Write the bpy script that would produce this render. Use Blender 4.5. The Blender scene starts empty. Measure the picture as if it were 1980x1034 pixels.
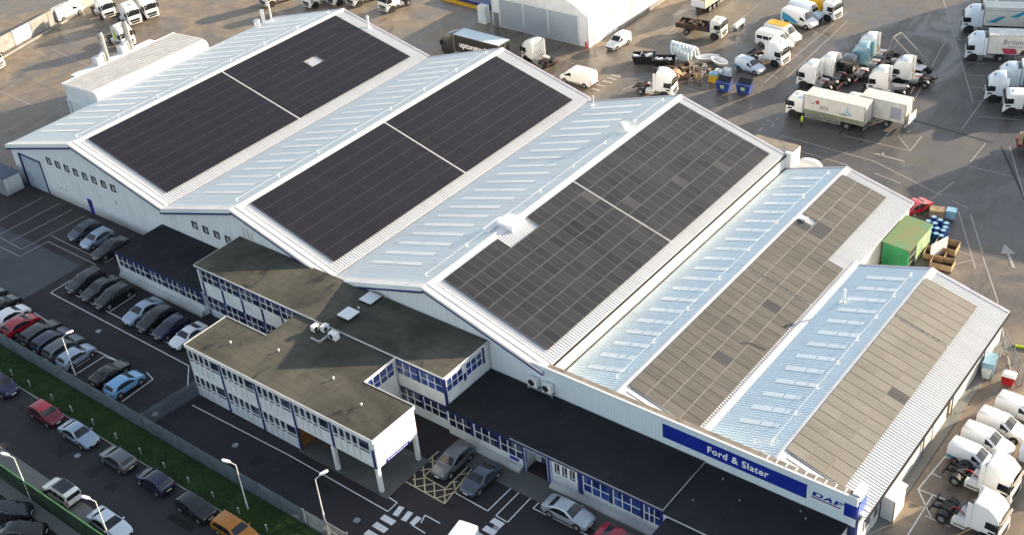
# Aerial view of a truck dealership: ridge-roofed workshops with solar arrays, offices, yard and parked vehicles.
# World units are metres; X runs along the street front, Y runs from the street towards the yard, Z is up.
import bpy, bmesh, math, random
from mathutils import Vector, Matrix
random.seed(7)
SC = bpy.context.scene
COL = SC.collection
PI = math.pi

# ------------------------------------------------------------------ mesh helper
class MB:
    def __init__(self): self.v=[]; self.f=[]; self.m=[]
    def vs(self, pts):
        i=len(self.v); self.v.extend([tuple(p) for p in pts]); return list(range(i,i+len(pts)))
    def face(self, pts, m=0):
        self.f.append(self.vs(pts)); self.m.append(m); return self
    def box(self,x0,y0,z0,x1,y1,z1,m=0):
        i=self.vs([(x0,y0,z0),(x1,y0,z0),(x1,y1,z0),(x0,y1,z0),(x0,y0,z1),(x1,y0,z1),(x1,y1,z1),(x0,y1,z1)])
        for q in ((0,3,2,1),(4,5,6,7),(0,1,5,4),(1,2,6,5),(2,3,7,6),(3,0,4,7)):
            self.f.append([i[k] for k in q]); self.m.append(m)
        return self
    def obox(self,cx,cy,z0,lx,ly,lz,rot=0,m=0,tilt=0):
        c,s=math.cos(rot),math.sin(rot); P=[]
        for z in (0,lz):
            for dx,dy in ((-lx/2,-ly/2),(lx/2,-ly/2),(lx/2,ly/2),(-lx/2,ly/2)):
                zz=z+z0+dx*math.tan(tilt)
                P.append((cx+dx*c-dy*s,cy+dx*s+dy*c,zz))
        i=self.vs(P)
        for q in ((0,3,2,1),(4,5,6,7),(0,1,5,4),(1,2,6,5),(2,3,7,6),(3,0,4,7)):
            self.f.append([i[k] for k in q]); self.m.append(m)
        return self
    def tube(self,p0,p1,r0,r1=None,n=10,m=0,caps=True,mc=None):
        r1=r0 if r1 is None else r1
        p0=Vector(p0);p1=Vector(p1);d=(p1-p0).normalized()
        a=d.orthogonal().normalized();b=d.cross(a)
        A=[];B=[]
        for k in range(n):
            t=2*PI*k/n;o=a*math.cos(t)+b*math.sin(t)
            A.append(p0+o*r0);B.append(p1+o*r1)
        ia=self.vs(A);ib=self.vs(B)
        for k in range(n):
            j=(k+1)%n;self.f.append([ia[k],ia[j],ib[j],ib[k]]);self.m.append(m)
        if caps:
            self.f.append(ia[::-1]);self.m.append(m if mc is None else mc)
            self.f.append(ib);self.m.append(m if mc is None else mc)
        return self
    def prism(self,poly,y0,y1,m=0,axis='y'):
        # poly of (a,z): extruded along y (a=x) or along x (a=y)
        f=(lambda a,z,t:(a,t,z)) if axis=='y' else (lambda a,z,t:(t,a,z))
        A=self.vs([f(a,z,y0) for a,z in poly]);B=self.vs([f(a,z,y1) for a,z in poly]);n=len(poly)
        self.f.append(A);self.m.append(m);self.f.append(B[::-1]);self.m.append(m)
        for k in range(n):
            j=(k+1)%n;self.f.append([A[j],A[k],B[k],B[j]]);self.m.append(m)
        return self
    def slab(self,poly,z0,z1,m=0):
        A=self.vs([(x,y,z0) for x,y in poly]);B=self.vs([(x,y,z1) for x,y in poly]);n=len(poly)
        self.f.append(A[::-1]);self.m.append(m);self.f.append(B);self.m.append(m)
        for k in range(n):
            j=(k+1)%n;self.f.append([A[k],A[j],B[j],B[k]]);self.m.append(m)
        return self
    def loft(self,rings,m=0,closed=True,caps=True,mats=None):
        I=[self.vs(r) for r in rings];n=len(rings[0])
        for a in range(len(I)-1):
            for k in range(n if closed else n-1):
                j=(k+1)%n;self.f.append([I[a][k],I[a][j],I[a+1][j],I[a+1][k]])
                self.m.append(m if mats is None else mats[k])
        if caps:
            self.f.append(I[0][::-1]);self.m.append(m);self.f.append(I[-1]);self.m.append(m)
        return self
    def build(self,name,mats,parent=None,loc=(0,0,0),smooth=None,fix=True,kind=None):
        me=bpy.data.meshes.new(name)
        l=Vector(loc)
        me.from_pydata([tuple(Vector(p)-l) for p in self.v],[],self.f)
        for mt in (mats if isinstance(mats,(list,tuple)) else [mats]): me.materials.append(mt)
        me.polygons.foreach_set('material_index',self.m)
        if fix:
            b=bmesh.new();b.from_mesh(me)
            if smooth is not None: bmesh.ops.remove_doubles(b,verts=b.verts,dist=1e-4)
            bmesh.ops.recalc_face_normals(b,faces=b.faces);b.to_mesh(me);b.free()
        if smooth is not None:
            me.polygons.foreach_set('use_smooth',[True]*len(me.polygons))
            me.set_sharp_from_angle(angle=math.radians(smooth))
        me.update()
        o=bpy.data.objects.new(name,me);COL.objects.link(o)
        if parent is not None: o.parent=parent
        else: o.location=l
        if kind: o['kind']=kind
        return o

def tag(o,label,cat,group=None,kind=None):
    o['label']=label;o['category']=cat
    if group:o['group']=group
    if kind:o['kind']=kind
    return o
def thing(name,label,cat,loc=(0,0,0),rz=0.0,group=None):
    o=bpy.data.objects.new(name,None);COL.objects.link(o);o.empty_display_size=.3
    o.location=loc;o.rotation_euler=(0,0,rz)
    return tag(o,label,cat,group)
def struct(o): o['kind']='structure'; return o
def copy_tree(o,parent=None):
    c=o.copy();COL.objects.link(c);c.parent=parent
    for ch in list(o.children): copy_tree(ch,c)
    return c
def base(name): return name.split('.')[0]
def descend(o):
    yield o
    for c in o.children: yield from descend(c)
def repaint(root,table):
    # table: {material name: new material}; set per object so that copies can share meshes
    for o in descend(root):
        if o.type!='MESH': continue
        for s in o.material_slots:
            if s.material and s.material.name in table:
                nm=table[s.material.name]; s.link='OBJECT'; s.material=nm
def place(root,x,y,rz,label,group=None,z=0.0):
    root.location=(x,y,z);root.rotation_euler=(0,0,rz);root['label']=label
    if group: root['group']=group
    return root
def lettering(txt,size,mat,parent,loc,rot,name='lettering',bold=0.0,shear=0.0,sx=1.0,depth=0.01,align='LEFT',space=1.0):
    cu=bpy.data.curves.new(name,'FONT');cu.body=txt;cu.size=size;cu.extrude=depth;cu.offset=bold;cu.shear=shear
    cu.align_x=align;cu.space_character=space
    t=bpy.data.objects.new(name,cu);COL.objects.link(t)
    bpy.context.view_layer.update()
    dg=bpy.context.evaluated_depsgraph_get()
    me=bpy.data.meshes.new_from_object(t.evaluated_get(dg))
    bpy.data.objects.remove(t);bpy.data.curves.remove(cu)
    me.transform(Matrix.Diagonal((sx,1,1,1)))
    me.materials.clear();me.materials.append(mat);me.name=name
    o=bpy.data.objects.new(name,me);COL.objects.link(o);o.parent=parent
    o.location=loc;o.rotation_euler=rot
    return o

# ------------------------------------------------------------------ materials
def lin(c):
    return tuple(((x/255)/12.92 if x/255<=.04045 else ((x/255+.055)/1.055)**2.4) for x in c)
class NT:
    def __init__(s,name):
        s.mat=bpy.data.materials.new(name);s.mat.use_nodes=True;s.t=s.mat.node_tree;s.n=s.t.nodes;s.l=s.t.links
        s.b=s.n['Principled BSDF']
    def add(s,typ,**kw):
        n=s.n.new(typ)
        for k,v in kw.items(): setattr(n,k,v)
        return n
    def link(s,a,b): s.l.new(a,b)
    def coord(s,kind='Object',scale=(1,1,1),rot=(0,0,0)):
        if kind=='Position':
            g=s.add('ShaderNodeNewGeometry');out=g.outputs['Position']
        else:
            g=s.add('ShaderNodeTexCoord');out=g.outputs[kind]
        mp=s.add('ShaderNodeMapping');mp.inputs['Scale'].default_value=scale;mp.inputs['Rotation'].default_value=rot
        s.link(out,mp.inputs['Vector']);return mp.outputs['Vector']
    def noise(s,vec,scale,detail=5,rough=.6,dist=0):
        n=s.add('ShaderNodeTexNoise');n.inputs['Scale'].default_value=scale;n.inputs['Detail'].default_value=detail
        n.inputs['Roughness'].default_value=rough;n.inputs['Distortion'].default_value=dist
        s.link(vec,n.inputs['Vector']);return n.outputs['Fac']
    def ramp(s,fac,stops,interp='LINEAR'):
        r=s.add('ShaderNodeValToRGB');r.color_ramp.interpolation=interp
        e=r.color_ramp.elements
        while len(e)<len(stops): e.new(.5)
        for k,(p,c) in enumerate(stops):
            e[k].position=p;e[k].color=(*c,1) if len(c)==3 else c
        s.link(fac,r.inputs['Fac']);return r.outputs['Color']
    def mix(s,fac,a,b,mode='MIX'):
        n=s.add('ShaderNodeMix',data_type='RGBA',blend_type=mode)
        for sock,v in ((n.inputs[0],fac),(n.inputs[6],a),(n.inputs[7],b)):
            if hasattr(v,'default_value'): s.link(v,sock)
            elif isinstance(v,(int,float)): sock.default_value=v
            else: sock.default_value=(*v,1)
        return n.outputs[2]
    def math(s,op,a,b=0.0):
        n=s.add('ShaderNodeMath',operation=op)
        for k,v in enumerate((a,b)):
            if hasattr(v,'default_value'): s.link(v,n.inputs[k])
            else: n.inputs[k].default_value=v
        return n.outputs[0]
    def bump(s,h,strength=.3,dist=.02):
        n=s.add('ShaderNodeBump');n.inputs['Strength'].default_value=strength;n.inputs['Distance'].default_value=dist
        s.link(h,n.inputs['Height']);s.link(n.outputs['Normal'],s.b.inputs['Normal'])
    def set(s,col=None,rough=None,metal=None,spec=None):
        for key,v in (('Base Color',col),('Roughness',rough),('Metallic',metal),('Specular IOR Level',spec)):
            if v is None: continue
            if hasattr(v,'default_value'): s.link(v,s.b.inputs[key])
            elif isinstance(v,(int,float)): s.b.inputs[key].default_value=v
            else: s.b.inputs[key].default_value=(*v,1)
        return s.mat
def grimy(name,col,rough=.5,var=.18,scale=.6,metal=0.0,spec=.5,fine=.08,bump=0.0,dark=None,cs='Object'):
    """painted / coated surface with soft dirt variation"""
    s=NT(name);v=s.coord(cs)
    a=s.noise(v,scale,6,.62);b=s.noise(v,scale*14,3,.6)
    d=dark if dark is not None else tuple(c*(1-var*2.2) for c in col)
    c1=s.ramp(a,[(.32,d),(.62,col)])
    c2=s.mix(s.math('MULTIPLY',b,fine*2),c1,tuple(c*.55 for c in col))
    r=s.math('ADD',s.math('MULTIPLY',a,.25),rough-.12)
    if bump: s.bump(b,bump,.01)
    return s.set(c2,r,metal,spec)
def gloss(name,col,rough=.22,metal=0.0,coat=.6):
    s=NT(name);v=s.coord('Object');a=s.noise(v,1.3,4)
    c=s.mix(s.math('MULTIPLY',a,.22),col,tuple(x*.55+.012 for x in col))
    s.b.inputs['Coat Weight'].default_value=coat;s.b.inputs['Coat Roughness'].default_value=.08
    return s.set(c,s.math('ADD',s.math('MULTIPLY',a,.15),rough-.05),metal,.5)
M={}

W_=(.80,.80,.78)
M['sheet']=None
def sheet(name,col,streak=.35,scale=1.0):
    s=NT(name);v=s.coord('Position',(.12*scale,1.6*scale,.12));v2=s.coord('Position',(1,1,1))
    a=s.noise(v,1.0,5,.65);b=s.noise(v2,.22,4,.6);c=s.noise(v2,9,3,.6)
    col1=s.ramp(a,[(.30,tuple(x*(1-streak*.5) for x in col)),(.55,col)])
    col2=s.mix(s.math('MULTIPLY',b,streak*.55),col1,(.52,.53,.52))
    col3=s.mix(s.math('MULTIPLY',c,.08),col2,(.3,.3,.3))
    e=s.noise(s.coord('Position',(.5,2.2,.5)),.55,6,.75);st=s.ramp(e,[(.62,(0,0,0)),(.78,(1,1,1))])
    col3=s.mix(s.math('MULTIPLY',st,.32),col3,(.36,.35,.31))
    return s.set(col3,.42,0,.45)
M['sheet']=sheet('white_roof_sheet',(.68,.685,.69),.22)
M['sheet_l']=sheet('shaded_roof_sheet',(.79,.83,.83),.18)  # copy of the roof sheet, made paler in colour for the shaded slopes
M['sheet_b']=sheet('shade_blue_roof_sheet',(.70,.81,.87),.14)  # copy of the roof sheet with the blue of skylit shade in its colour
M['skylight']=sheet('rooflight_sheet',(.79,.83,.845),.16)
M['skylight_b']=sheet('shade_blue_rooflight_sheet',(.68,.785,.845),.16)  # rooflights tinted with the same blue of shade
M['cap']=grimy('white_flashing',(.84,.83,.82),.4,.06,.5,cs='Position')
M['chan']=grimy('grey_channel',(.42,.42,.50),.45,.12,.8,cs='Position')
def cladmat(name,col):
    # trapezoidal wall sheeting: faint vertical joints, run-off streaks and dirt along the base
    s=NT(name);v=s.coord('Position',(1.4,1.4,.10));a=s.noise(v,1.0,6,.65);b=s.noise(s.coord('Position'),.3,5,.6)
    g=s.add('ShaderNodeNewGeometry');sx=s.add('ShaderNodeSeparateXYZ');s.link(g.outputs['Position'],sx.inputs[0])
    c=s.ramp(a,[(.28,tuple(x*.84 for x in col)),(.52,col)]);c=s.mix(s.math('MULTIPLY',b,.16),c,(.45,.46,.45))
    fr=s.math('FRACT',s.math('ADD',s.math('MULTIPLY',sx.outputs['X'],1.0),s.math('MULTIPLY',sx.outputs['Y'],1.0)))
    c=s.mix(s.math('MULTIPLY',s.math('LESS_THAN',fr,.05),.22),c,(.25,.27,.28))
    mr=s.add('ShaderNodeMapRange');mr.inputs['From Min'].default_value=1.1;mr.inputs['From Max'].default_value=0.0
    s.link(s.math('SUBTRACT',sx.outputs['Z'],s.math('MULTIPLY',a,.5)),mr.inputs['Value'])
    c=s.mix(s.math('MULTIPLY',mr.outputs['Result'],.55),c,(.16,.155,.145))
    return s.set(c,.5,0,.4)
M['cladding']=cladmat('pale_wall_cladding',(.72,.76,.78))
M['cladding_w']=grimy('white_wall_cladding',(.80,.79,.76),.5,.12,.3,cs='Position')
M['parapet']=sheet('parapet_cladding',(.68,.77,.82),.10)
M['navy']=grimy('navy_trim',(.018,.03,.16),.4,.15,1.0,cs='Position')
M['signblue']=grimy('sign_blue',(.012,.028,.30),.35,.08,.6,cs='Position')
M['signwhite']=grimy('sign_white',(.68,.78,.82),.4,.05,.6,cs='Position')
M['letter']=grimy('sign_letter_white',(.92,.92,.92),.4,.03,1.0)
M['red']=grimy('red_paint',(.45,.02,.025),.35,.15,1.0)
M['tanstrip']=grimy('weathered_coping',(.30,.26,.21),.7,.25,1.2,cs='Position')
M['white']=grimy('white_paint',(.80,.81,.80),.4,.08,.9,cs='Position')
M['offwhite']=grimy('spandrel_panel',(.74,.78,.79),.45,.08,.7,cs='Position')
M['dim']=grimy('dark_recess',(.02,.022,.028),.6,.2,1.0)
M['black']=grimy('black_plastic',(.012,.012,.014),.5,.2,1.5)
M['steel']=grimy('galvanised_steel',(.36,.39,.42),.4,.15,2.0,metal=.5)
M['grey']=grimy('grey_paint',(.22,.24,.26),.45,.15,1.0)
M['chassis']=grimy('dirty_chassis',(.035,.033,.032),.6,.35,2.5)
M['rubber']=grimy('rubber',(.018,.018,.019),.75,.25,4.0)
M['rim']=grimy('alloy_rim',(.48,.48,.48),.35,.15,3.0,metal=.6)
M['alu']=grimy('aluminium',(.55,.55,.54),.35,.15,2.0,metal=.7)
M['lamp']=grimy('headlamp',(.75,.76,.76),.15,.1,3.0)
M['tail']=grimy('tail_lamp',(.30,.01,.012),.25,.1,3.0)
M['plate']=grimy('number_plate',(.75,.70,.45),.4,.05,3.0)
M['yellow']=grimy('yellow_paint',(.72,.42,.02),.5,.15,1.0)
M['lime']=grimy('hi_vis_lime',(.62,.80,.03),.6,.1,2.0)
M['wood']=grimy('pale_timber',(.42,.30,.17),.7,.25,1.5)
M['brown']=grimy('rusty_scrap',(.09,.045,.028),.8,.35,2.0)
M['orangewood']=grimy('varnished_timber',(.28,.11,.035),.5,.2,1.5)
M['skin']=grimy('skin',(.45,.27,.19),.6,.1,5)
M['trouser']=grimy('dark_trousers',(.02,.022,.03),.8,.1,5)
M['conc']=grimy('pale_concrete',(.34,.33,.31),.8,.2,.7,bump=.2,cs='Position')
M['hedgegreen']=grimy('dark_green_mesh',(.012,.035,.016),.6,.25,1.0,cs='Position')
M['greenlit']=grimy('lit_green_rail',(.07,.20,.07),.5,.15,1.0,cs='Position')  # lighter green puts the light on the fence top into the colour
M['fence']=grimy('fence_galvanised',(.20,.25,.29),.5,.15,.8,metal=.2,cs='Position')
M['greenshed']=grimy('green_sheet',(.03,.30,.12),.5,.2,.6)
M['greenroof']=grimy('mossy_green_roof',(.10,.24,.12),.7,.2,.5,dark=(.20,.19,.06))
M['blueskip']=grimy('blue_skip_paint',(.02,.06,.30),.45,.25,1.0)
M['bluedrum']=grimy('blue_drum',(.03,.10,.36),.4,.25,2.0)
M['lightblue']=grimy('pale_blue_paint',(.30,.52,.66),.35,.1,1.0)
M['cyan']=grimy('cyan_livery',(.05,.32,.52),.35,.1,1.0)
M['pinkred']=grimy('pink_red_livery',(.55,.06,.12),.4,.2,1.0)
M['textgrey']=grimy('faded_lettering',(.28,.20,.24),.5,.1,1.0)
M['palegreen']=grimy('pale_green_livery',(.42,.58,.36),.5,.2,.8)
M['greenband']=grimy('sage_band',(.22,.26,.17),.5,.15,.8)
M['cream']=grimy('cream_truck_paint',(.74,.72,.66),.4,.1,.8)
def glass(name,col=(.012,.017,.025),rough=.06,blinds=None):
    s=NT(name);v=s.coord('Position');a=s.noise(v,.9,3)
    c=s.ramp(a,[(.35,tuple(x*.5 for x in col)),(.65,tuple(x*1.9 for x in col))])
    if blinds:      # some panes have a blind drawn or a pale room behind them
        sn=s.add('ShaderNodeVectorMath',operation='SNAP');sn.inputs[1].default_value=(1.03,1.03,.9);s.link(v,sn.inputs[0])
        wn=s.add('ShaderNodeTexWhiteNoise',noise_dimensions='3D');s.link(sn.outputs[0],wn.inputs['Vector'])
        f=s.ramp(wn.outputs['Value'],[(.0,(0,0,0)),(.70,(0,0,0)),(.74,(.35,.35,.35)),(1,(.85,.85,.85))])
        c=s.mix(f,c,blinds)
    return s.set(c,rough,0,.7)
M['glass']=glass('window_glass',(.016,.022,.045),.06,(.10,.12,.16))
M['carglass']=glass('car_glass',(.010,.013,.017),.05)
M['blueglass']=glass('blue_tinted_glass',(.020,.040,.16),.06,(.09,.14,.26))

# ---- flat roofs
def feltroof(name,c_lo,c_hi,seam=True):
    s=NT(name);v=s.coord('Position');vs=s.coord('Position',(1,.35,1))
    a=s.noise(v,.16,7,.65,.6);b=s.noise(v,1.2,5,.7);c=s.noise(vs,.5,6,.7,1.2)
    col=s.ramp(a,[(.30,c_lo),(.62,c_hi)])
    col=s.mix(s.math('MULTIPLY',b,.35),col,c_lo)
    pud=s.ramp(c,[(.55,(0,0,0)),(.66,(1,1,1))])
    col=s.mix(s.math('MULTIPLY',pud,.75),col,tuple(x*.35 for x in c_lo))
    # felt seams every metre
    sx=s.add('ShaderNodeSeparateXYZ');g=s.add('ShaderNodeNewGeometry');s.link(g.outputs['Position'],sx.inputs[0])
    fr=s.math('FRACT',s.math('DIVIDE',s.math('ADD',sx.outputs['Y'],s.math('MULTIPLY',b,.10)),1.02))
    line=s.math('LESS_THAN',fr,.045)
    col=s.mix(s.math('MULTIPLY',line,.55 if seam else 0.0),col,tuple(x*.5 for x in c_lo))
    s.bump(b,.25,.02)
    rough=s.ramp(pud,[(0,(.9,.9,.9)),(1,(.35,.35,.35))])
    return s.set(col,rough,0,.35)
M['felt']=feltroof('worn_felt_roof',(.034,.033,.027),(.112,.107,.084))
M['feltdark']=feltroof('black_felt_roof',(.0055,.0065,.009),(.0185,.021,.025),True)

# ---- ground surfaces
def tarmac(name,lo,hi,patch=.06,wet=.5,grit=60,tint=None,stain=.5):
    s=NT(name);v=s.coord('Position')
    big=s.noise(v,patch,7,.62,.8);mid=s.noise(v,.55,6,.68);fine=s.noise(v,grit/10,2,.7);st=s.noise(v,.23,7,.7,1.5)
    col=s.ramp(big,[(.30,lo),(.66,hi)])
    col=s.mix(s.math('MULTIPLY',mid,.55),col,tuple(x*.62 for x in lo))
    dk=s.ramp(st,[(.56,(0,0,0)),(.70,(1,1,1))])
    col=s.mix(s.math('MULTIPLY',dk,stain),col,tuple(x*.42 for x in lo))
    col=s.mix(s.math('MULTIPLY',fine,.25),col,tuple(x*1.5 for x in hi))
    w=s.ramp(big,[(.38,(.82,.82,.82)),(.62,(1-wet,)*3)])
    r=s.mix(s.math('MULTIPLY',dk,.6),w,(.35,.35,.35))
    s.bump(s.noise(v,22,3,.7),.28,.012)
    return s.set(col,r,0,.45)
def yardmat():
    # wet, worn yard: pale tan concrete towards the left, darker wet asphalt towards the right
    s=NT('wet_yard_surface');v=s.coord('Position')
    big=s.noise(v,.035,7,.62,.9);mid=s.noise(v,.45,7,.70);st=s.noise(s.coord('Position',(.5,.22,.5),(0,0,-.45)),.20,7,.68,1.8);fine=s.noise(v,7,2,.7)
    sx=s.add('ShaderNodeSeparateXYZ');g=s.add('ShaderNodeNewGeometry');s.link(g.outputs['Position'],sx.inputs[0])
    gx=s.add('ShaderNodeMapRange');gx.inputs['From Min'].default_value=-5;gx.inputs['From Max'].default_value=45
    gy=s.add('ShaderNodeMapRange');gy.inputs['From Min'].default_value=46;gy.inputs['From Max'].default_value=72;s.link(sx.outputs['Y'],gy.inputs['Value'])
    s.link(s.math('ADD',sx.outputs['X'],s.math('MULTIPLY',s.math('SUBTRACT',big,.5),60)),gx.inputs['Value'])
    pale=s.ramp(mid,[(.28,(.120,.092,.066)),(.68,(.285,.220,.152))]);dark=s.ramp(mid,[(.28,(.034,.035,.038)),(.70,(.078,.078,.078))])
    col=s.mix(s.math('MULTIPLY',gx.outputs['Result'],gy.outputs['Result']),pale,dark)
    wet=s.ramp(st,[(.44,(0,0,0)),(.60,(1,1,1))])
    col=s.mix(s.math('MULTIPLY',wet,.62),col,(.036,.035,.036))
    col=s.mix(s.math('MULTIPLY',fine,.22),col,(.42,.36,.30))
    # slab joints
    for ax,per in (('X',9.0),('Y',12.0)):
        fr=s.math('FRACT',s.math('DIVIDE',s.math('ADD',sx.outputs[ax],s.math('MULTIPLY',mid,.12)),per))
        col=s.mix(s.math('MULTIPLY',s.math('LESS_THAN',fr,.010),.5),col,(.03,.027,.025))
    s.bump(s.noise(v,20,3,.7),.22,.012)
    r=s.mix(wet,(.62,.62,.62),(.24,.24,.24))
    return s.set(col,r,0,.5)
M['yard']=yardmat()
M['carpark']=tarmac('dark_carpark_tarmac',(.0150,.0134,.0168),(.0265,.0235,.0280),.08,.25,stain=.25)
M['greypad']=tarmac('blue_grey_concrete',(.052,.058,.068),(.076,.082,.092),.08,.4,stain=.3)
M['brownpad']=tarmac('stained_bay_concrete',(.028,.026,.027),(.055,.051,.050),.12,.3,stain=.6)
M['street']=tarmac('street_asphalt',(.021,.022,.025),(.033,.034,.037),.1,.3,stain=.35)
M['paveslab']=tarmac('paving',(.15,.155,.15),(.21,.215,.205),.2,.15,stain=.3)
M['undercroft']=tarmac('stained_slabs',(.07,.075,.07),(.12,.125,.12),.3,.2,stain=.3)
def grassmat():
    s=NT('verge_grass');v=s.coord('Position');a=s.noise(v,.5,6,.7);b=s.noise(v,7,4,.8)
    c=s.ramp(a,[(.3,(.022,.050,.013)),(.65,(.046,.092,.024))]);c=s.mix(s.math('MULTIPLY',b,.6),c,(.008,.020,.006))
    s.bump(b,.9,.08);return s.set(c,.9,0,.2)
M['grass']=grassmat()
def linemat(name,col):
    s=NT(name);v=s.coord('Position');a=s.noise(v,3.5,6,.75)
    c=s.ramp(a,[(.30,tuple(x*.45 for x in col)),(.46,col)])
    return s.set(c,.65,0,.3)
M['line']=linemat('white_road_paint',(.66,.68,.70))
M['lineworn']=linemat('worn_road_paint',(.40,.37,.34))
M['lineyel']=linemat('yellow_road_paint',(.52,.45,.28))

# ---- photovoltaic glass: position based so every panel differs
def pv(name,clean,dust,amount,streak=1.0):
    s=NT(name)
    t1=s.add('ShaderNodeAttribute',attribute_type='GEOMETRY',attribute_name='tone');t2=s.add('ShaderNodeAttribute',attribute_type='OBJECT',attribute_name='tone')
    tone=s.math('ADD',t1.outputs['Fac'],t2.outputs['Fac'])
    v=s.coord('Position',(.28,11.0,.28));a=s.noise(v,1.0,7,.78,.2);v2=s.coord('Position');b=s.noise(v2,.16,4,.6)
    f=s.math('ADD',s.math('MULTIPLY',s.math('SUBTRACT',a,.5),2.0*streak),amount)
    f=s.math('ADD',f,s.math('MULTIPLY',tone,.22*streak))
    f=s.math('ADD',f,s.math('MULTIPLY',s.math('SUBTRACT',b,.5),.5*streak))
    n=s.add('ShaderNodeClamp');s.link(f,n.inputs['Value'])
    c=s.mix(n.outputs[0],clean,dust)
    r=s.math('ADD',s.math('MULTIPLY',n.outputs[0],.40),.36)
    return s.set(c,r,0,.25)
M['pv1']=pv('panel_glass_clean',(.0075,.0070,.0115),(.023,.0215,.030),.35,.45)
M['pv3']=pv('panel_glass_grey',(.012,.012,.0155),(.055,.060,.071),.32,.8)
M['pv4']=pv('panel_glass_tan',(.050,.045,.039),(.166,.160,.149),.46,.95)  # dust colour raised to include low sun scattered off the glass
M['pv5']=pv('panel_glass_dusty_glare',(.090,.082,.069),(.232,.225,.207),.55,.85)  # paler still: dust plus the low sun's scatter, both in the colour
M['pvd']=pv('panel_glass_washed',(.040,.040,.048),(.11,.11,.11),.25,.6)
M['pvrail1']=grimy('mounting_rail_dark',(.042,.041,.050),.5,.1,1.0)
M['pvrail']=grimy('mounting_rail',(.115,.115,.125),.4,.1,1.0,metal=.3)
M['pvf1']=grimy('panel_frame_black',(.026,.025,.031),.4,.1,1.0)
M['pvf3']=grimy('panel_frame_grey',(.11,.11,.115),.4,.1,1.0)
M['pvf4']=grimy('panel_frame_dusty',(.085,.075,.062),.5,.1,1.0)

# ------------------------------------------------------------------ ground, roads, markings
def sheetplane(name,x0,y0,x1,y1,z,mat,kind='structure',poly=None):
    b=MB();pts=[(x0,y0),(x1,y0),(x1,y1),(x0,y1)] if poly is None else poly
    b.face([(x,y,z) for x,y in pts]);o=b.build(name,mat,fix=False);o['kind']=kind;return o
sheetplane('ground',-700,-500,700,900,0,M['yard'])
sheetplane('concrete_apron',-75,-6.3,-17.4,7.9,.004,M['greypad'])
sheetplane('stained_apron',-75,7.9,-11.6,16.25,.006,M['brownpad'])
sheetplane('car_park',-17.4,-6.5,78.5,16.2,.008,M['carpark'])
sheetplane('street',-300,-15.9,300,-9.5,.004,M['street'])
sheetplane('lower_car_park',-300,-120,300,-19.6,.004,M['street'])
b=MB();b.box(-300,-9.5,0,300,-6.55,.13);grass=b.build('grass_verge',M['grass'],kind='structure')
b=MB();b.box(-300,-9.62,0,300,-9.5,.12);b.build('kerb',M['conc'],kind='structure')
b=MB();b.box(-300,-19.6,0,300,-15.9,.11);b.build('pavement',M['paveslab'],kind='structure')
b=MB();b.box(28.3,-.2,0,39.6,5.6,.05).box(40.5,6.9,0,62.4,9.4,.045)
b.build('paved_undercroft',M['undercroft'],kind='structure')
b=MB();b.box(75.3,16.4,.0,76.6,49,.10);b.build('wall_footing_path',M['paveslab'],kind='structure')

def strip(b,p,q,w,z):
    p=Vector(p);q=Vector(q);d=(q-p);n=Vector((-d.y,d.x)).normalized()*w/2
    b.face([(p.x+n.x,p.y+n.y,z),(p.x-n.x,p.y-n.y,z),(q.x-n.x,q.y-n.y,z),(q.x+n.x,q.y+n.y,z)])
def lines(name,segs,w,mat,z=.014,zz=None):
    b=MB()
    for i,(p,q) in enumerate(segs): strip(b,p,q,w,z+.0011*(i%5))
    o=b.build(name,mat,fix=False);return struct(o)
def chain(*pts): return list(zip(pts[:-1],pts[1:]))
lines('parking_bay_lines',
  chain((-15.88,5.34),(-15.69,2.54),(9.08,2.51),(11.63,0.29))+[((-14.34,3.85),(4.87,3.86)),((-6.44,4.03),(-6.61,7.65))]
 +[((-21.00,-0.72),(-16.86,-0.79)),((-13.92,-0.83),(-11.07,-0.99)),((-5.68,-1.48),(1.96,-1.08)),((-0.09,-4.80),(-0.06,-1.12)),((-1.09,-4.23),(-1.12,-2.20))]
 +chain((0.19,-1.37),(1.96,-1.08))+chain((6.17,-0.63),(7.64,-0.98),(7.82,-5.00))
 +chain((14.43,-1.41),(28.10,-1.08),(40.75,-1.24),(40.71,0.01),(38.72,0.14))
 +chain((44.34,3.76),(48.02,3.65),(48.02,8.41))+chain((48.91,8.84),(48.96,3.62),(50.27,3.54),(50.15,8.80))
 +chain((51.13,8.61),(51.12,6.07),(57.01,6.11))+[((57.30,6.45),(57.26,7.12))]
 +chain((44.08,-0.63),(43.78,0.25),(45.51,0.24))+chain((43.57,-1.26),(45.18,-1.34))
 ,.11,M['line'],.016)
lines('worn_bay_lines',
  [((-35.94,8.70),(-36.12,15.10)),((-32.83,6.74),(-32.70,15.30)),((-30.02,6.49),(-29.83,15.36))]
 +chain((-32.15,6.31),(-27.18,6.18),(-26.98,15.31))+chain((-30.16,5.06),(-25.93,5.08),(-25.81,9.02),(-15.98,9.04))
 +chain((-26.64,10.03),(-15.40,10.02),(-15.38,11.20))+[((-18.28,10.10),(-18.49,11.15))],.11,M['lineworn'],.013)
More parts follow.
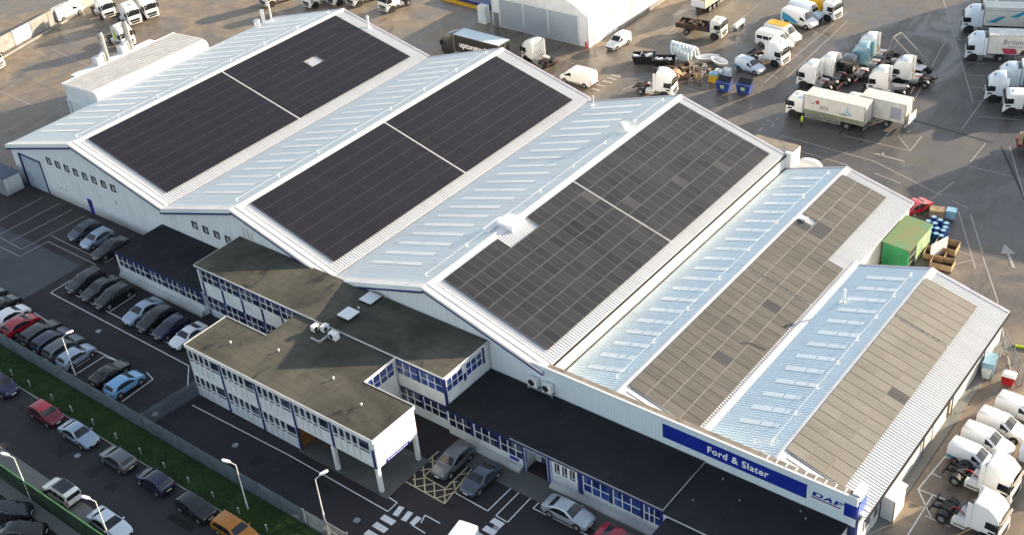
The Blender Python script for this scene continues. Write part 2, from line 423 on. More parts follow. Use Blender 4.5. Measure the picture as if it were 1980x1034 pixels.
# zebra crossings
b=MB()
zeb=[[(40.07,-1.31),(41.74,-1.31),(42.07,-2.26),(40.49,-2.29)]]
def bar(p,q,w): strip(b,p,q,w,.020)
for p,q in (((41.40,-0.14),(41.62,-1.25)),((42.47,-0.17),(42.64,-1.30)),((43.52,-0.21),(43.53,-1.22))): bar(p,q,.55)
for p,q in (((40.75,-1.97),(42.17,-1.98)),((40.77,-2.98),(42.22,-3.02)),((40.80,-4.04),(42.16,-4.06))): bar(p,q,.62)
for p,q in (((48.97,3.04),(50.19,2.99)),((48.98,1.97),(50.23,1.95)),((48.98,0.98),(50.30,0.95))): bar(p,q,.62)
struct(b.build('zebra_crossing',M['line'],fix=False))
# yellow hatched box beside the entrance
hA,hB,hC,hD=Vector((39.42,2.38)),Vector((44.32,2.24)),Vector((44.29,4.04)),Vector((39.49,7.00))
segs=[(hA,hB),(hB,(43.48,7.25)),(hA,(39.49,7.00)),((40.56,3.76),(43.16,3.67)),((40.56,3.76),(40.37,6.27)),((43.16,3.67),(43.04,7.28))]
for p,q in (((39.37,3.77),(40.77,2.33)),((39.37,4.97),(41.94,2.34)),((39.37,6.26),(40.44,5.10)),((41.79,3.70),(43.14,2.29)),((43.08,3.69),(44.32,2.24)),((43.14,4.90),(44.22,3.76)),
            ((39.92,2.87),(40.81,3.76)),((40.69,2.28),(41.99,3.68)),((41.94,2.34),(43.70,4.03)),((43.22,2.27),(44.29,3.96)),((39.72,4.15),(40.41,4.92)),((39.68,5.41),(40.30,6.06)),((43.01,4.34),(43.50,4.98)),((42.99,5.58),(43.60,6.30))):
    segs.append((p,q))
lines('yellow_hatching',segs,.12,M['lineyel'],.018)
# yard markings
lines('yard_lines',
  [((38.00,76.49),(50.83,76.03)),((50.83,76.03),(60.71,72.35)),((39.96,74.11),(48.60,73.56)),((60.06,70.90),(60.82,76.00)),((50.90,83.29),(53.52,80.58)),
   ((53.52,80.58),(53.25,84.77)),((44.75,80.30),(53.20,80.55)),((49.92,77.77),(54.06,77.73)),((60.70,81.39),(60.57,86.73)),((61.01,80.40),(65.90,80.50)),
   ((63.60,70.06),(69.35,59.86)),((64.87,70.30),(68.93,63.08)),((69.14,62.51),(73.40,55.23)),((66.55,62.24),(67.98,62.04)),((67.08,59.40),(68.39,61.24)),((62.13,71.84),(64.18,71.19)),((52.03,73.34),(55.71,72.62)),
   ((28.85,89.20),(28.18,116.84)),((30.81,92.15),(29.66,114.20)),((8.30,92.66),(7.26,106.93)),((15.25,103.46),(14.83,114.08)),((7.76,76.82),(2.97,77.13)),((-3.90,82.62),(1.62,81.61)),
   ((29.91,91.28),(27.55,91.93)),((29.61,94.97),(27.21,95.66)),((29.62,98.93),(26.86,99.50)),((29.64,107.21),(26.63,108.24)),
   ((38.95,128.07),(55.42,96.53)),((46.19,114.78),(47.26,115.14)),((50.28,107.95),(52.46,108.91)),((51.95,104.29),(53.72,105.06)),((53.67,100.84),(55.35,101.58)),((55.77,97.42),(57.98,98.45)),((57.17,93.28),(61.91,94.77)),
   ((63.28,87.50),(68.68,76.75)),((48.44,94.43),(44.78,114.47)),((56.79,88.99),(55.50,106.39)),((12.57,77.54),(16.89,88.56)),((17.62,83.12),(26.76,81.64)),
   ((73.31,55.18),(78.74,44.01))],.12,M['lineworn'],.010)
lines('bay_lines_by_trucks',chain((79.20,23.50),(77.10,25.92),(77.64,33.16))+[((77.10,25.92),(79.74,25.99)),((77.25,28.33),(78.18,28.26)),((77.42,30.89),(77.94,30.84)),((78.37,25.88),(78.46,20.54)),((78.74,23.34),(80.94,23.27))],.12,M['line'],.012)
lines('far_left_lines',[((-71.83,31.32),(-61.78,30.81)),((-55.29,24.28),(-58.09,36.00)),((-78.71,45.38),(-66.93,44.17)),((-88.15,54.42),(-76.72,54.30)),((-57.82,22.49),(-58.58,26.85)),((-87.64,44.26),(-76.67,43.01))],.12,M['lineworn'],.010)
b=MB()
for p,q,w in (((48.94,88.54),(61.42,87.36),.30),((62.48,86.89),(69.37,75.56),.28)): strip(b,p,q,w,.011)
struct(b.build('drain_channel',M['dim'],fix=False))
b=MB()
for (x,y),lx,ly,rz in (((8.87,-12.92),1.7,1.2,.05),((13.88,-12.83),1.5,1.5,.0),((17.24,-13.13),1.3,1.2,.1),((26.28,-12.45),3.2,.7,.02),((1.43,-11.33),4,.6,.0),((44.87,2.23),.9,.7,.2),((44.88,-0.53),1.1,.9,.1),((33.52,-2.35),2.6,1.0,.0),((2.37,0.00),5,.8,.0),((-9.02,1.53),2.2,1.4,.0),((26.14,-3.18),1.2,1.2,.3)):
    c_,s_=math.cos(rz),math.sin(rz)
    b.face([(x+a*lx/2*c_-d*ly/2*s_,y+a*lx/2*s_+d*ly/2*c_,.0118) for a,d in ((-1,-1),(1,-1),(1,1),(-1,1))])
struct(b.build('tarmac_patch',tarmac('tarmac_repair',(.009,.009,.010),(.013,.013,.015),.3,.3,stain=.2),fix=False))
b=MB()
for (x,y) in ((12.29,-4.35),(22.62,-2.96),(39.19,-3.52),(-4.47,1.02),(26.12,-8.77),(10.76,-12.37),(49.90,2.51)):
    b.tube((x,y,.0),(x,y,.0145),.32,n=14)
struct(b.build('drain_cover',M['steel']))
# pavement crossing dashes, lettering flecks and direction arrow in the yard
b=MB()
for p,q in (((8.75,76.03),(10.10,76.01)),((8.44,77.38),(9.99,77.46)),((8.62,78.82),(10.24,78.93)),((8.53,80.13),(10.19,80.06)),((8.67,80.99),(10.24,81.05))): strip(b,p,q,.45,.022)
struct(b.build('crossing_dashes',M['lineworn'],fix=False))
b=MB()
for p,q in (((34.95,76.08),(34.99,77.42)),((34.33,79.22),(35.59,79.26)),((35.80,77.87),(35.73,79.00)),((35.22,80.40),(35.84,80.07)),((34.67,77.74),(34.88,78.19)),((50.24,77.95),(51.53,77.77)),((51.10,77.68),(50.94,78.50)),((51.53,77.77),(54.06,77.73))): strip(b,p,q,.22,.022)
struct(b.build('faded_road_lettering',M['lineworn'],fix=False))
b=MB()
t=Vector((70.22,66.00));e=Vector((72.59,62.06));d=(t-e).normalized();n=Vector((-d.y,d.x))
b.face([(*(t),.022),(*(t-d*1.9+n*.75),.022),(*(t-d*1.9-n*.75),.022)]);strip(b,e,t-d*1.9,.32,.022)
struct(b.build('direction_arrow',M['lineworn'],fix=False))

# ------------------------------------------------------------------ workshops (ridge roofs)
YF,YB=16.3,63.8
def corr(b,xa,za,xb,zb,y0,y1,pitch=.335,h=.06,m=0):
    """trapezoidal sheet: ribs run down the slope from (xa,za) to (xb,zb)"""
    prof=[];y=y0
    while y<y1-.01:
        for dy,hz in ((0,0),(.20,0),(.235,h),(.285,h),(.32,0)):
            if y+dy<y1: prof.append((y+dy,hz))
        y+=pitch
    prof.append((y1,0))
    A=b.vs([(xa,yy,za+hz) for yy,hz in prof]);B=b.vs([(xb,yy,zb+hz) for yy,hz in prof])
    for k in range(len(prof)-1):
        b.f.append([A[k],A[k+1],B[k+1],B[k]]);b.m.append(m)
class Pl:                                   # sloping roof plane through the ridge
    def __init__(s,x,z,x2,z2): s.x,s.z,s.k=x,z,(z2-z)/(x2-x)
    def at(s,x,up=0): return s.z+s.k*(x-s.x)+up
def roof_bay(P,xl,zl,xr,zr,xe,ze,y0,y1,ml,mr,fascia=True,yr=None,sky=None,cap=True,back=True,skm=None):
    """left slope xl->xr(ridge), right slope xr->xe (eave)"""
    L=Pl(xr,zr,xl,zl);R=Pl(xr,zr,xe,ze)
    b=MB();corr(b,xl,zl,xr,zr,y0,y1);b.face([(xl,y0,zl-.12),(xl,y1,zl-.12),(xr,y1,zr-.12),(xr,y0,zr-.12)])
    b.build('roof_slope',ml,P,fix=False)
    b=MB();corr(b,xr,zr,xe,ze,y0,yr or y1);b.face([(xr,y0,zr-.12),(xr,y1,zr-.12),(xe,y1,ze-.12),(xe,y0,ze-.12)])
    b.build('roof_slope',mr,P,fix=False)
    b=MB()
    for pl,x2 in ((L,xr-.28),(R,xr+.62)):
        b.face([(xr,y0-.1,zr+.10),(x2,y0-.1,pl.at(x2,.07)),(x2,y1+.1,pl.at(x2,.07)),(xr,y1+.1,zr+.10)])
    b.build('ridge_cap',M['cap'],P)
    # front verge: broad flashing with a channel, and a fascia with a navy lower edge
    if fascia:
        for pl,xa,xb in ((L,xl,xr-.01),(R,xr+.01,xe)):
            b=MB()
            def band(ya,yb,up,m,th=.07):
                za,zb=pl.at(xa,up),pl.at(xb,up)
                i=b.vs([(xa,ya,za-th),(xb,ya,zb-th),(xb,yb,zb-th),(xa,yb,za-th),(xa,ya,za),(xb,ya,zb),(xb,yb,zb),(xa,yb,za)])
                for q in ((0,3,2,1),(4,5,6,7),(0,1,5,4),(1,2,6,5),(2,3,7,6),(3,0,4,7)): b.f.append([i[k] for k in q]);b.m.append(m)
            if pl is R:
                band(y0,y0+.50,.16,0,.14);band(y0+.501,y0+.74,.10,1);band(y0+.741,y0+1.25,.15,0,.13);band(y0+1.55,y0+1.62,.09,0)
            else:
                band(y0,y0+.85,.14,0,.12)
            b.build('verge_flashing',[M['cap'],M['chan']],P)
            b=MB();dp=.34 if pl is L else .12
            for up0,up1,m,yy in ((-dp,.16,0,y0-.03),(-dp-.24,-dp-.002,1,y0-.035)):
                i=b.vs([(xa,yy,pl.at(xa,up0)),(xb,yy,pl.at(xb,up0)),(xb,yy,pl.at(xb,up1)),(xa,yy,pl.at(xa,up1)),(xa,y0+.1,pl.at(xa,up0)),(xb,y0+.1,pl.at(xb,up0)),(xb,y0+.1,pl.at(xb,up1)),(xa,y0+.1,pl.at(xa,up1))])
                for q in ((0,1,2,3),(4,7,6,5),(0,4,5,1),(3,2,6,7),(0,3,7,4),(1,5,6,2)): b.f.append([i[k] for k in q]);b.m.append(m)
            b.build('fascia',[M['sheet_l'] if pl is L else M['cap'],M['navy']],P)
    if back:
        b=MB()
        for pl,xa,xb in ((L,xl,xr-.01),(R,xr+.01,xe)):
            za,zb=pl.at(xa,.09),pl.at(xb,.09)
            b.face([(xa,y1-.30,za),(xb,y1-.30,zb),(xb,y1+.06,zb),(xa,y1+.06,za)]).face([(xa,y1+.06,za),(xb,y1+.06,zb),(xb,y1+.06,zb-.4),(xa,y1+.06,za-.4)],1)
        b.build('verge_flashing',[M['chan'],M['chan']],P)
    if sky:
        x0,x1,n,ys,step,w=sky
        for k in range(n):
            y=ys+step*k;b=MB();j=random.uniform(-.35,.35)
            for xa,xb in ((x0+j*.2,(x0+x1)/2-.04),((x0+x1)/2+.04,x1+j)):
                b.face([(xa,y,L.at(xa,.075)),(xb,y,L.at(xb,.075)),(xb,y+w,L.at(xb,.075)),(xa,y+w,L.at(xa,.075))])
            b.build('rooflight',skm or M['skylight'],P,fix=False)
    # safety line on short posts near the ridge
    b=MB();xx=xr-1.35
    n=8
    for k in range(n):
        y=y0+2.2+(y1-y0-4)*k/(n-1);z=L.at(xx)
        b.box(xx-.10,y-.10,z+.04,xx+.10,y+.10,z+.09).tube((xx,y,z+.05),(xx,y,z+.36),.035,n=6).box(xx-.05,y-.16,z+.33,xx+.05,y+.16,z+.40)
    b.tube((xx,y0+2.2,L.at(xx,.35)),(xx,y1-1.8,L.at(xx,.35)),.014,n=5)
    b.build('safety_line',M['cap'],P)
    return L,R
WH=thing('workshop','long white workshop with three tall ridged roofs, each carrying dark solar panels',"warehouse",(0,40,0))
WHo=(0,40,0)
def to_local(root):
    # meshes were drawn in world coordinates: move them into the frame of their thing
    off=Vector(root.location)
    for c in descend(root):
        if c is root or c.type!='MESH': continue
        if c.get('_loc') or c.name.startswith(('solar',)): continue
        if c.location.length>0 and c.parent.type=='MESH': c.location=Vector(c.location)-off
        else: c.data.transform(Matrix.Translation(-off))
        c['_loc']=1
def cleanflags():
    for o in bpy.data.objects:
        if '_loc' in o: del o['_loc']
ridges=[(-43.3,5.32,-27,9.75,-10.6,5.72),(-10.9,5.50,3,9.75,17.25,5.72),(17.0,5.50,31,9.75,45.15,5.55)]
planes={}
for i,(xl,zl,xr,zr,xe,ze) in enumerate(ridges):
    sk=((-41.3,-31.0),(-7.9,-.1),(19.5,27.0))[i]
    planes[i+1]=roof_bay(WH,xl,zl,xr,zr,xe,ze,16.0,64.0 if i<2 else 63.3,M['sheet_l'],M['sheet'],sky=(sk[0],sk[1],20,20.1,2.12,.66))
b=MB()
pf=[(-42.7,0),(44.9,0),(44.9,5.3),(31,9.45),(17.1,5.3),(3,9.45),(-10.75,5.3),(-27,9.45),(-42.7,5.2)]
A=b.vs([(x,YF,z) for x,z in pf]);B_=b.vs([(x,YB-.6,z) for x,z in pf]);n=len(pf)
b.f.append(A);b.m.append(0);b.f.append(B_[::-1]);b.m.append(0)
for k in range(n):
    j=(k+1)%n
    if k in (0,1,8): b.f.append([A[j],A[k],B_[k],B_[j]]);b.m.append(1 if k==1 else 0)
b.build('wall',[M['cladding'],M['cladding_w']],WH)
# valley gutters
b=MB()
for x,z in ((-10.75,5.60),(17.12,5.60)): b.box(x-.10,16.1,z-.12,x+.12,63.9,z-.02)
b.build('valley_gutter',M['dim'],WH)
# right-hand wall band of the third bay: eave gutter over sunlit cladding
b=MB();b.box(45.16,16.6,5.30,45.34,63.3,5.43);b.build('eave_gutter',M['dim'],WH)
def facade_window(P,x0,x1,z0,z1,y,frame,pane,cols,rows,t=.07,proud=.05,sill=False,bars=None):
    """window facing -Y: frame object with a pane sub-part"""
    b=MB();b.box(x0,y-.012,z0,x1,y+.03,z1)
    f=MB()
    f.box(x0,y-proud,z0,x0+t,y,z1).box(x1-t,y-proud,z0,x1,y,z1).box(x0+t,y-proud,z0,x1-t,y,z0+t).box(x0+t,y-proud,z1-t,x1-t,y,z1)
    for c in range(1,cols):
        x=x0+(x1-x0)*c/cols;f.box(x-t/2,y-proud+.002,z0+t,x+t/2,y,z1-t)
    for r in range(1,rows):
        z=z0+(z1-z0)*r/rows;f.box(x0+t,y-proud+.004,z-t/2,x1-t,y,z+t/2)
    fo=f.build('window',frame,P);po=b.build('pane',pane,fo);return fo
def small_window(P,x,z,y,w=.95,h=1.0):
    b=MB();b.box(x,y-.012,z,x+w,y+.03,z+h)
    f=MB();t=.09
    f.box(x,y-.05,z,x+t,y,z+h).box(x+w-t,y-.05,z,x+w,y,z+h).box(x+t,y-.05,z,x+w-t,y,z+t).box(x+t,y-.05,z+h-t,x+w-t,y,z+h)
    g=MB();g.box(x+w*.42,y-.06,z+.22,x+w*.50,y-.013,z+h*.9).box(x+w*.70,y-.06,z+.22,x+w*.78,y-.013,z+h*.75).box(x+w*.42,y-.062,z+.2,x+w*.80,y-.014,z+.3)
    fo=f.build('window',M['dim'],P);b.build('pane',M['glass'],fo);g.build('mullion',M['white'],fo)
for k in range(8): small_window(WH,-34.1+1.93*k,5.05,YF)
for k in range(4): small_window(WH,-5.3+1.93*k,4.75-.03*k,YF,.95,.95)
# roller door, blue door, wall details on the left gable
b=MB();b.box(-40.5,YF-.06,0,-36.2,YF+.1,4.65)
ro=b.build('roller_door',M['cladding'],WH)
b=MB()
for k in range(30): b.box(-40.4,YF-.075,.05+k*.152,-36.3,YF-.055,.05+k*.152+.11)
b.build('slats',grimy('roller_slat',(.34,.42,.50),.45,.1,1.0),ro)
b=MB();b.box(-40.95,YF-.16,0,-40.5,YF,4.72).box(-36.2,YF-.10,0,-36.02,YF,4.72).box(-40.95,YF-.16,4.65,-36.02,YF,4.80);b.build('door_jamb',M['navy'],ro)
b=MB();b.box(-27.05,YF-.06,0,-26.1,YF,2.05);d=b.build('door',grimy('door_blue',(.02,.03,.33),.4,.1,1),WH)
b=MB();b.box(-26.9,YF-.075,1.1,-26.3,YF-.06,1.85);b.build('glazing',M['glass'],d)
b=MB();b.box(-27.2,YF-.04,0,-27.05,YF,2.1).box(-26.1,YF-.04,0,-25.95,YF,2.1);b.build('frame',M['white'],d)
b=MB()
for x,z in ((-33.0,1.9),(-32.2,1.8)): b.box(x,YF-.12,z,x+.55,YF,z+.28)
for x,z in ((-25.2,1.2),(-24.0,3.3),(-22.5,1.1),(-41.9,2.7),(-24.9,8.2)): b.box(x,YF-.10,z,x+.16,YF,z+.30)
b.build('wall_fitting',M['white'],WH)
b=MB()
for x in (4.2,4.9,5.5): b.tube((x,YF-.10,3.3),(x,YF-.10,8.2-.25*(x-3)),.06)
b.tube((-20.4,YF-.1,3.2),(-20.4,YF-.1,3.9),.08).tube((38.95,YF-.09,3.2),(38.95,YF-.09,6.4),.06)
b.build('downpipe',M['cladding_w'],WH)
# roof furniture on the three bays
def flue(P,x,y,z,h,r=.16,cap=.26,m=None):
    b=MB();b.tube((x,y,z),(x,y,z+h),r,n=12).tube((x,y,z+h+.02),(x,y,z+h+.14),cap,cap*.6,n=12).box(x-.35,y-.35,z-.1,x+.35,y+.35,z+.06)
    b.build('flue_pipe',m or M['cap'],P)
L1,R1=planes[1];L2,R2=planes[2];L3,R3=planes[3]
flue(WH,-21.2,63.1,R1.at(-21.2),1.6);flue(WH,19.3,61.6,L3.at(19.3),1.3,.07,.12)
for x,y,h,r in ((-41.6,60.6,2.2,.30),(-40.9,61.6,2.7,.12),(-42.1,59.7,1.0,.5)): flue(WH,x,y,L1.at(x),h,r,r*1.2)
b=MB()   # opening in the first array with a vent stub
b.tube((-19.8,49.6,R1.at(-19.8)),(-19.8,49.6,R1.at(-19.8)+.6),.07,n=8).build('vent_stub',M['grey'],WH)
b=MB()   # white cowl beside the third ridge
cx,cy=29.6,(30.45,52.88)[1]
b.loft([[(cx+ .75*math.cos(t)*r,cy+1.0*math.sin(t)*r,L3.at(cx)+z) for t in [2*PI*k/14 for k in range(14)]] for r,z in ((1,0),(1,.55),(.86,.85),(.5,1.05),(.1,1.1))])
b.build('roof_cowl',M['cap'],WH,smooth=40)
b=MB()   # boxed hatch straddling the third ridge
b.box(30.2,28.7,9.2,32.2,30.8,10.15);h=b.build('ridge_hatch',M['cap'],WH)
b=MB();b.box(29.3,27.4,9.1,30.2,30.2,9.75);b.build('side_duct',M['cap'],h)
to_local(WH)

# ---- low workshop (two bays) with parapet and signs
WB=thing('low_workshop','low white workshop with two ridged roofs and a blue company sign along its parapet','warehouse',(60,40,0))
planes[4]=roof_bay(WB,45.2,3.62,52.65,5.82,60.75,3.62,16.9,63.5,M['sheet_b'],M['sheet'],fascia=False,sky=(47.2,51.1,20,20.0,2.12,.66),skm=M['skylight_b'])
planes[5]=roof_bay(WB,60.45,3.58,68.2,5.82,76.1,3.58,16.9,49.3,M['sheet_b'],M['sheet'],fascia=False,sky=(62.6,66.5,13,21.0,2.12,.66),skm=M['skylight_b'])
L4,R4=planes[4];L5,R5=planes[5]
b=MB()
pf=[(45.25,0),(75.7,0),(75.7,3.5),(68.2,5.6),(60.6,3.45),(52.65,5.6),(45.25,3.5)]
A=b.vs([(x,16.7,z) for x,z in pf]);Bk=b.vs([(x,49.0,z) for x,z in pf]);n=len(pf)
b.f.append(A);b.m.append(0)
for k in (0,1,6): j=(k+1)%n;b.f.append([A[j],A[k],Bk[k],Bk[j]]);b.m.append(1)
b.face([(60.4,49.0,0),(75.7,49.0,0),(75.7,49.0,3.5),(68.2,49.0,5.6),(60.4,49.0,3.5)],0)
b.face([(60.4,49.0,0),(60.4,63.2,0),(60.4,63.2,3.5),(60.4,49.0,3.5)],1)
b.face([(45.25,63.2,0),(60.4,63.2,0),(60.4,63.2,3.5),(52.65,5.6 and 63.2,5.6),(45.25,63.2,3.5)],0)
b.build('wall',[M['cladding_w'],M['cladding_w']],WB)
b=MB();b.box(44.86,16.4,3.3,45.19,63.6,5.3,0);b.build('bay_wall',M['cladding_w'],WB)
b=MB();b.box(45.2,16.6,3.50,45.42,63.4,3.72);b.box(76.1,16.9,3.36,76.26,49.3,3.50);b.box(60.5,16.9,3.56,60.72,49.2,3.66);b.build('gutter',M['dim'],WB)
b=MB();b.prism([(60.72,3.72),(60.95,3.72),(60.40,3.92),(60.20,3.86)],16.9,49.4);b.build('valley_flashing',M['cap'],WB)
b=MB();b.box(45.05,63.3,3.3,45.9,65.6,5.75);b.box(40.2,64.0,3.3,45.049,65.6,5.75);bk=b.build('rear_parapet',M['cladding_w'],WB)
b=MB();b.box(40.2,64.0,5.751,45.9,65.6,5.80);b.build('coping',M['tanstrip'],bk)
# front verge strips on the low roofs (cross the array fronts)
b=MB()
for pl,xa,xb in ((R4,53.2,60.6),(R5,68.8,76.0)):
    for ya,yb,up,m in ((17.0,17.5,.14,0),(17.502,17.72,.09,1),(17.722,18.1,.13,0)):
        b.face([(xa,ya,pl.at(xa,up)),(xb,ya,pl.at(xb,up)),(xb,yb,pl.at(xb,up)),(xa,yb,pl.at(xa,up))],m)
b.build('verge_flashing',[M['cap'],M['chan']],WB)
# parapet
PX0,PX1,PT=38.98,75.62,6.14
b=MB();b.box(PX0,16.22,3.0,PX1,16.45,PT-.06)
for k in range(int((PX1-PX0)/.33)): b.box(PX0+k*.33,16.200,3.02,PX0+k*.33+.045,16.222,PT-.08)
para=b.build('parapet',M['parapet'],WB)
b=MB();b.box(PX0-.04,16.14,PT-.06,PX1+.02,16.34,PT)
b.build('coping',M['cap'],para)
b=MB();b.box(45.4,16.341,PT-.07,PX1,16.86,PT-.012);b.build('inner_gutter',M['tanstrip'],para)
b=MB()
for k in range(9): b.box(67.6+k*.85,16.342,PT-.011,67.72+k*.85,16.87,PT+.02)
b.build('bracket',M['cap'],para)
b=MB();b.box(PX1-.55,16.30,0,PX1+.04,17.0,5.2,0);b.box(PX1-.56,16.46,PT-.6,PX1+.04,18.0,PT+.12,1)
b.build('corner_pier',[M['navy'],M['cladding_w']],WB)
b=MB();b.box(PX1+.041,16.46,3.95,PX1+.07,17.95,5.25);b.build('side_sign',grimy('sunlit_sign_blue',(.10,.18,.55),.35,.05,1),WB)  # sign blue lightened in its colour for the side facing the sun
b=MB();b.box(57.93,16.14,3.95,71.42,16.195,5.42);sg=b.build('signboard',M['signblue'],WB)
lt=lettering('Ford & Slater',.98,M['letter'],sg,(62.3,16.13,4.40),(PI/2,0,0),'lettering',bold=.020,sx=.97,depth=.008,space=1.10)
b=MB();b.box(71.43,16.14,3.95,74.62,16.19,5.30);sw=b.build('logo_panel',M['signwhite'],WB)
b=MB()   # three wide italic capitals built as bars with cuts
def para_bar(x0,x1,z0,z1,s=.28,y=16.125):
    b.f.append(b.vs([(x0+s*(z0-4.5),y,z0),(x1+s*(z0-4.5),y,z0),(x1+s*(z1-4.5),y,z1),(x0+s*(z1-4.5),y,z1)]));b.m.append(0)
for w in (0,):
    para_bar(71.85,72.12,4.62,5.08);para_bar(72.12,72.62,4.97,5.08);para_bar(72.12,72.62,4.62,4.73);para_bar(72.52,72.72,4.70,5.0)
    b.face([(72.82,16.125,4.62),(73.04,16.125,4.62),(73.46,16.125,5.08),(73.30,16.125,5.08)]);b.face([(73.30,16.124,5.08),(73.48,16.124,5.08),(73.66,16.124,4.62),(73.42,16.124,4.62)]);para_bar(73.05,73.5,4.74,4.83,.0,16.123)
    para_bar(73.72,73.96,4.62,5.08);para_bar(73.96,74.48,4.97,5.08);para_bar(73.96,74.36,4.79,4.88)
b.build('logo_letters',M['signblue'],sw,fix=False)
b=MB();b.box(71.85,16.12,4.46,74.35,16.135,4.52);b.build('logo_underline',M['signblue'],sw)
b=MB();b.box(71.85,16.12,4.38,74.35,16.135,4.43);b.build('logo_underline',M['red'],sw)
b=MB();b.box(74.63,16.14,3.95,PX1+.04,16.19,5.25);b.build('corner_sign',M['signblue'],WB)
# sunlit side wall: downpipes, openings, small extension
b=MB()
for y in (29.8,36.4,44.2): b.tube((75.82,y,0),(75.82,y,3.45),.07)
b.build('downpipe',M['grey'],WB)
b=MB();b.box(75.70,32.2,0,75.76,35.6,2.9);dd=b.build('sliding_door',M['cladding_w'],WB)
b=MB();b.box(75.72,35.3,.3,75.79,35.9,2.6);b.build('opening',M['brown'],dd)
b=MB();b.box(75.72,17.9,1.2,75.78,19.1,2.5).box(75.72,19.6,0,75.78,20.6,2.2);w=b.build('window',M['white'],WB)
b=MB();b.box(75.78,18.05,1.35,75.80,18.95,2.35).box(75.78,19.75,1.1,75.80,20.45,2.0);b.build('pane',M['glass'],w)
flue(WB,62.6,41.7,L5.at(62.6),1.5,.14,.2)
b=MB()   # roof opening with vent in bay four
x=53.9;b.tube((x,51.3,R4.at(x)),(x,51.3,R4.at(x)+.5),.12,n=8).box(53.2,50.9,R4.at(53.2)-.02,53.9,51.5,R4.at(53.2)+.35).build('roof_vent',M['cap'],WB)
b=MB()   # walkway end hoop on bay five
for y in (17.3,18.6): b.tube((65.4,y,L5.at(65.4)),(65.4,y,L5.at(65.4)+.5),.05).tube((66.9,y,L5.at(66.9)),(66.9,y,L5.at(66.9)+.5),.05).tube((65.4,y,L5.at(65.4)+.5),(66.9,y,L5.at(66.9)+.5),.05)
b.build('guard_hoop',M['cap'],WB)
to_local(WB)

# ---- solar arrays: things that rest on the roofs; panels are their parts
PW,PL=1.158,1.772
def panel_mesh(name,gm,fm):
    b=MB();t=.035;f=.028
    b.box(0,0,0,PL,PW,t-.004,1)
    b.face([(f,f,t),(PL-f,f,t),(PL-f,PW-f,t),(f,PW-f,t)],0)
    for q in ([(0,0),(PL,0),(PL-f,f),(f,f)],[(PL,0),(PL,PW),(PL-f,PW-f),(PL-f,f)],[(PL,PW),(0,PW),(f,PW-f),(PL-f,PW-f)],[(0,PW),(0,0),(f,f),(f,PW-f)]):
        b.face([(x,y,t) for x,y in q],1)
    me=bpy.data.meshes.new(name);me.from_pydata(b.v,[],b.f);me.materials.append(gm);me.materials.append(fm)
    me.polygons.foreach_set('material_index',b.m);me.update();return me
def solar(label,plane,x0,halves,cols_fn,gm,fm,washed=(),up=.17,rail=None,gapbar=False,pitch=1.195,cpitch=1.825):
    rail=rail or M['pvrail'];th=math.atan(-plane.k);ca=math.cos(th)
    z0=plane.at(x0,up);root=thing('solar_array',label,'solar panels',(x0,halves[0][0],z0),0,'solar arrays on the workshop roofs')
    me=panel_mesh('solar_panel',gm,fm);mw=panel_mesh('solar_panel',M['pvd'],fm)
    cells=[]
    for ys,n in halves:
        for k in range(n):
            y=ys+k*pitch
            for c in range(8):
                if cols_fn(c,y): cells.append((c,y))
    cells.sort(key=lambda q:(q[1]-q[0]*1.2))       # nearest to the street corner first
    rest=MB();tones=[]
    for i,(c,y) in enumerate(cells):
        u=c*cpitch;lx,lz=u*ca,-u*math.sin(th);ly=y-halves[0][0];tn=random.uniform(-.5,.5)
        w=any(abs(y-wy)<pitch/2 and c==wc for wc,wy in washed)
        if i<100 or w:
            o=bpy.data.objects.new('solar_panel',mw if w else me);COL.objects.link(o);o.parent=root
            o.location=(lx,ly,lz);o.rotation_euler=(random.uniform(-.004,.004),th+random.uniform(-.003,.003),0);o['tone']=tn
        else:
            src=me
            base_=len(rest.v)
            for v in src.vertices:
                p=v.co;rest.v.append((lx+p.x*ca+p.z*math.sin(th),ly+p.y,lz-p.x*math.sin(th)+p.z*ca))
            for p in src.polygons:
                rest.f.append([base_+k for k in p.vertices]);rest.m.append(p.material_index);tones.append(tn)
    if rest.f:
        o=rest.build('solar_panels',[gm,fm],root,fix=False);o['kind']='stuff'
        at=o.data.attributes.new('tone','FLOAT','FACE');at.data.foreach_set('value',tones)
    # mounting rails under the panels and a white strip or rail in the gap between the halves
    ncol=max(c for c,_ in cells)+1;Ls=ncol*cpitch
    for c in range(1,ncol):
        ys_=[y for cc,y in cells if cc==c and any(c2==c-1 and y2==y for c2,y2 in cells)]
        if not ys_: continue
        for (ha,hn) in halves:
            yy=[y for y in ys_ if ha-.01<=y<ha+hn*pitch-.5]
            if not yy: continue
            b=MB();u=c*cpitch-.052;b.box(u,min(yy)-halves[0][0],-.01,u+.052,max(yy)+pitch-.04-halves[0][0],.0365)
            g=b.build('mounting_rail',rail,root);g.rotation_euler=(0,th,0)
    if not gapbar and len(halves)>1:
        b=MB();yy=halves[1][0]-halves[0][0]-.26
        b.box(0,yy+.03,-.02,Ls,yy+(.13 if gm is M['pv1'] else .09),.06);g=b.build('sunlit_gap_strip',M['cap'],root);g.rotation_euler=(0,th,0)  # raised white strip stands in for sunlit roof showing in the gap
    if gapbar:
        b=MB();yy=halves[1][0]-halves[0][0]-.19
        b.box(0,yy,-.06,Ls,yy+.07,.03)
        g=b.build('gap_rail',M['alu'],root);g.rotation_euler=(0,th,0)
        for k in range(int(Ls/.55)): b=MB();b.box(k*.55,yy+.1,-.1,k*.55+.12,yy+.22,-.02);g=b.build('clamp',M['dim'],root);g.rotation_euler=(0,th,0)
    return root
Y1=18.42;N=18;Y2=18.42+18*1.195+.26
H=[(Y1,N),(Y2,N)]
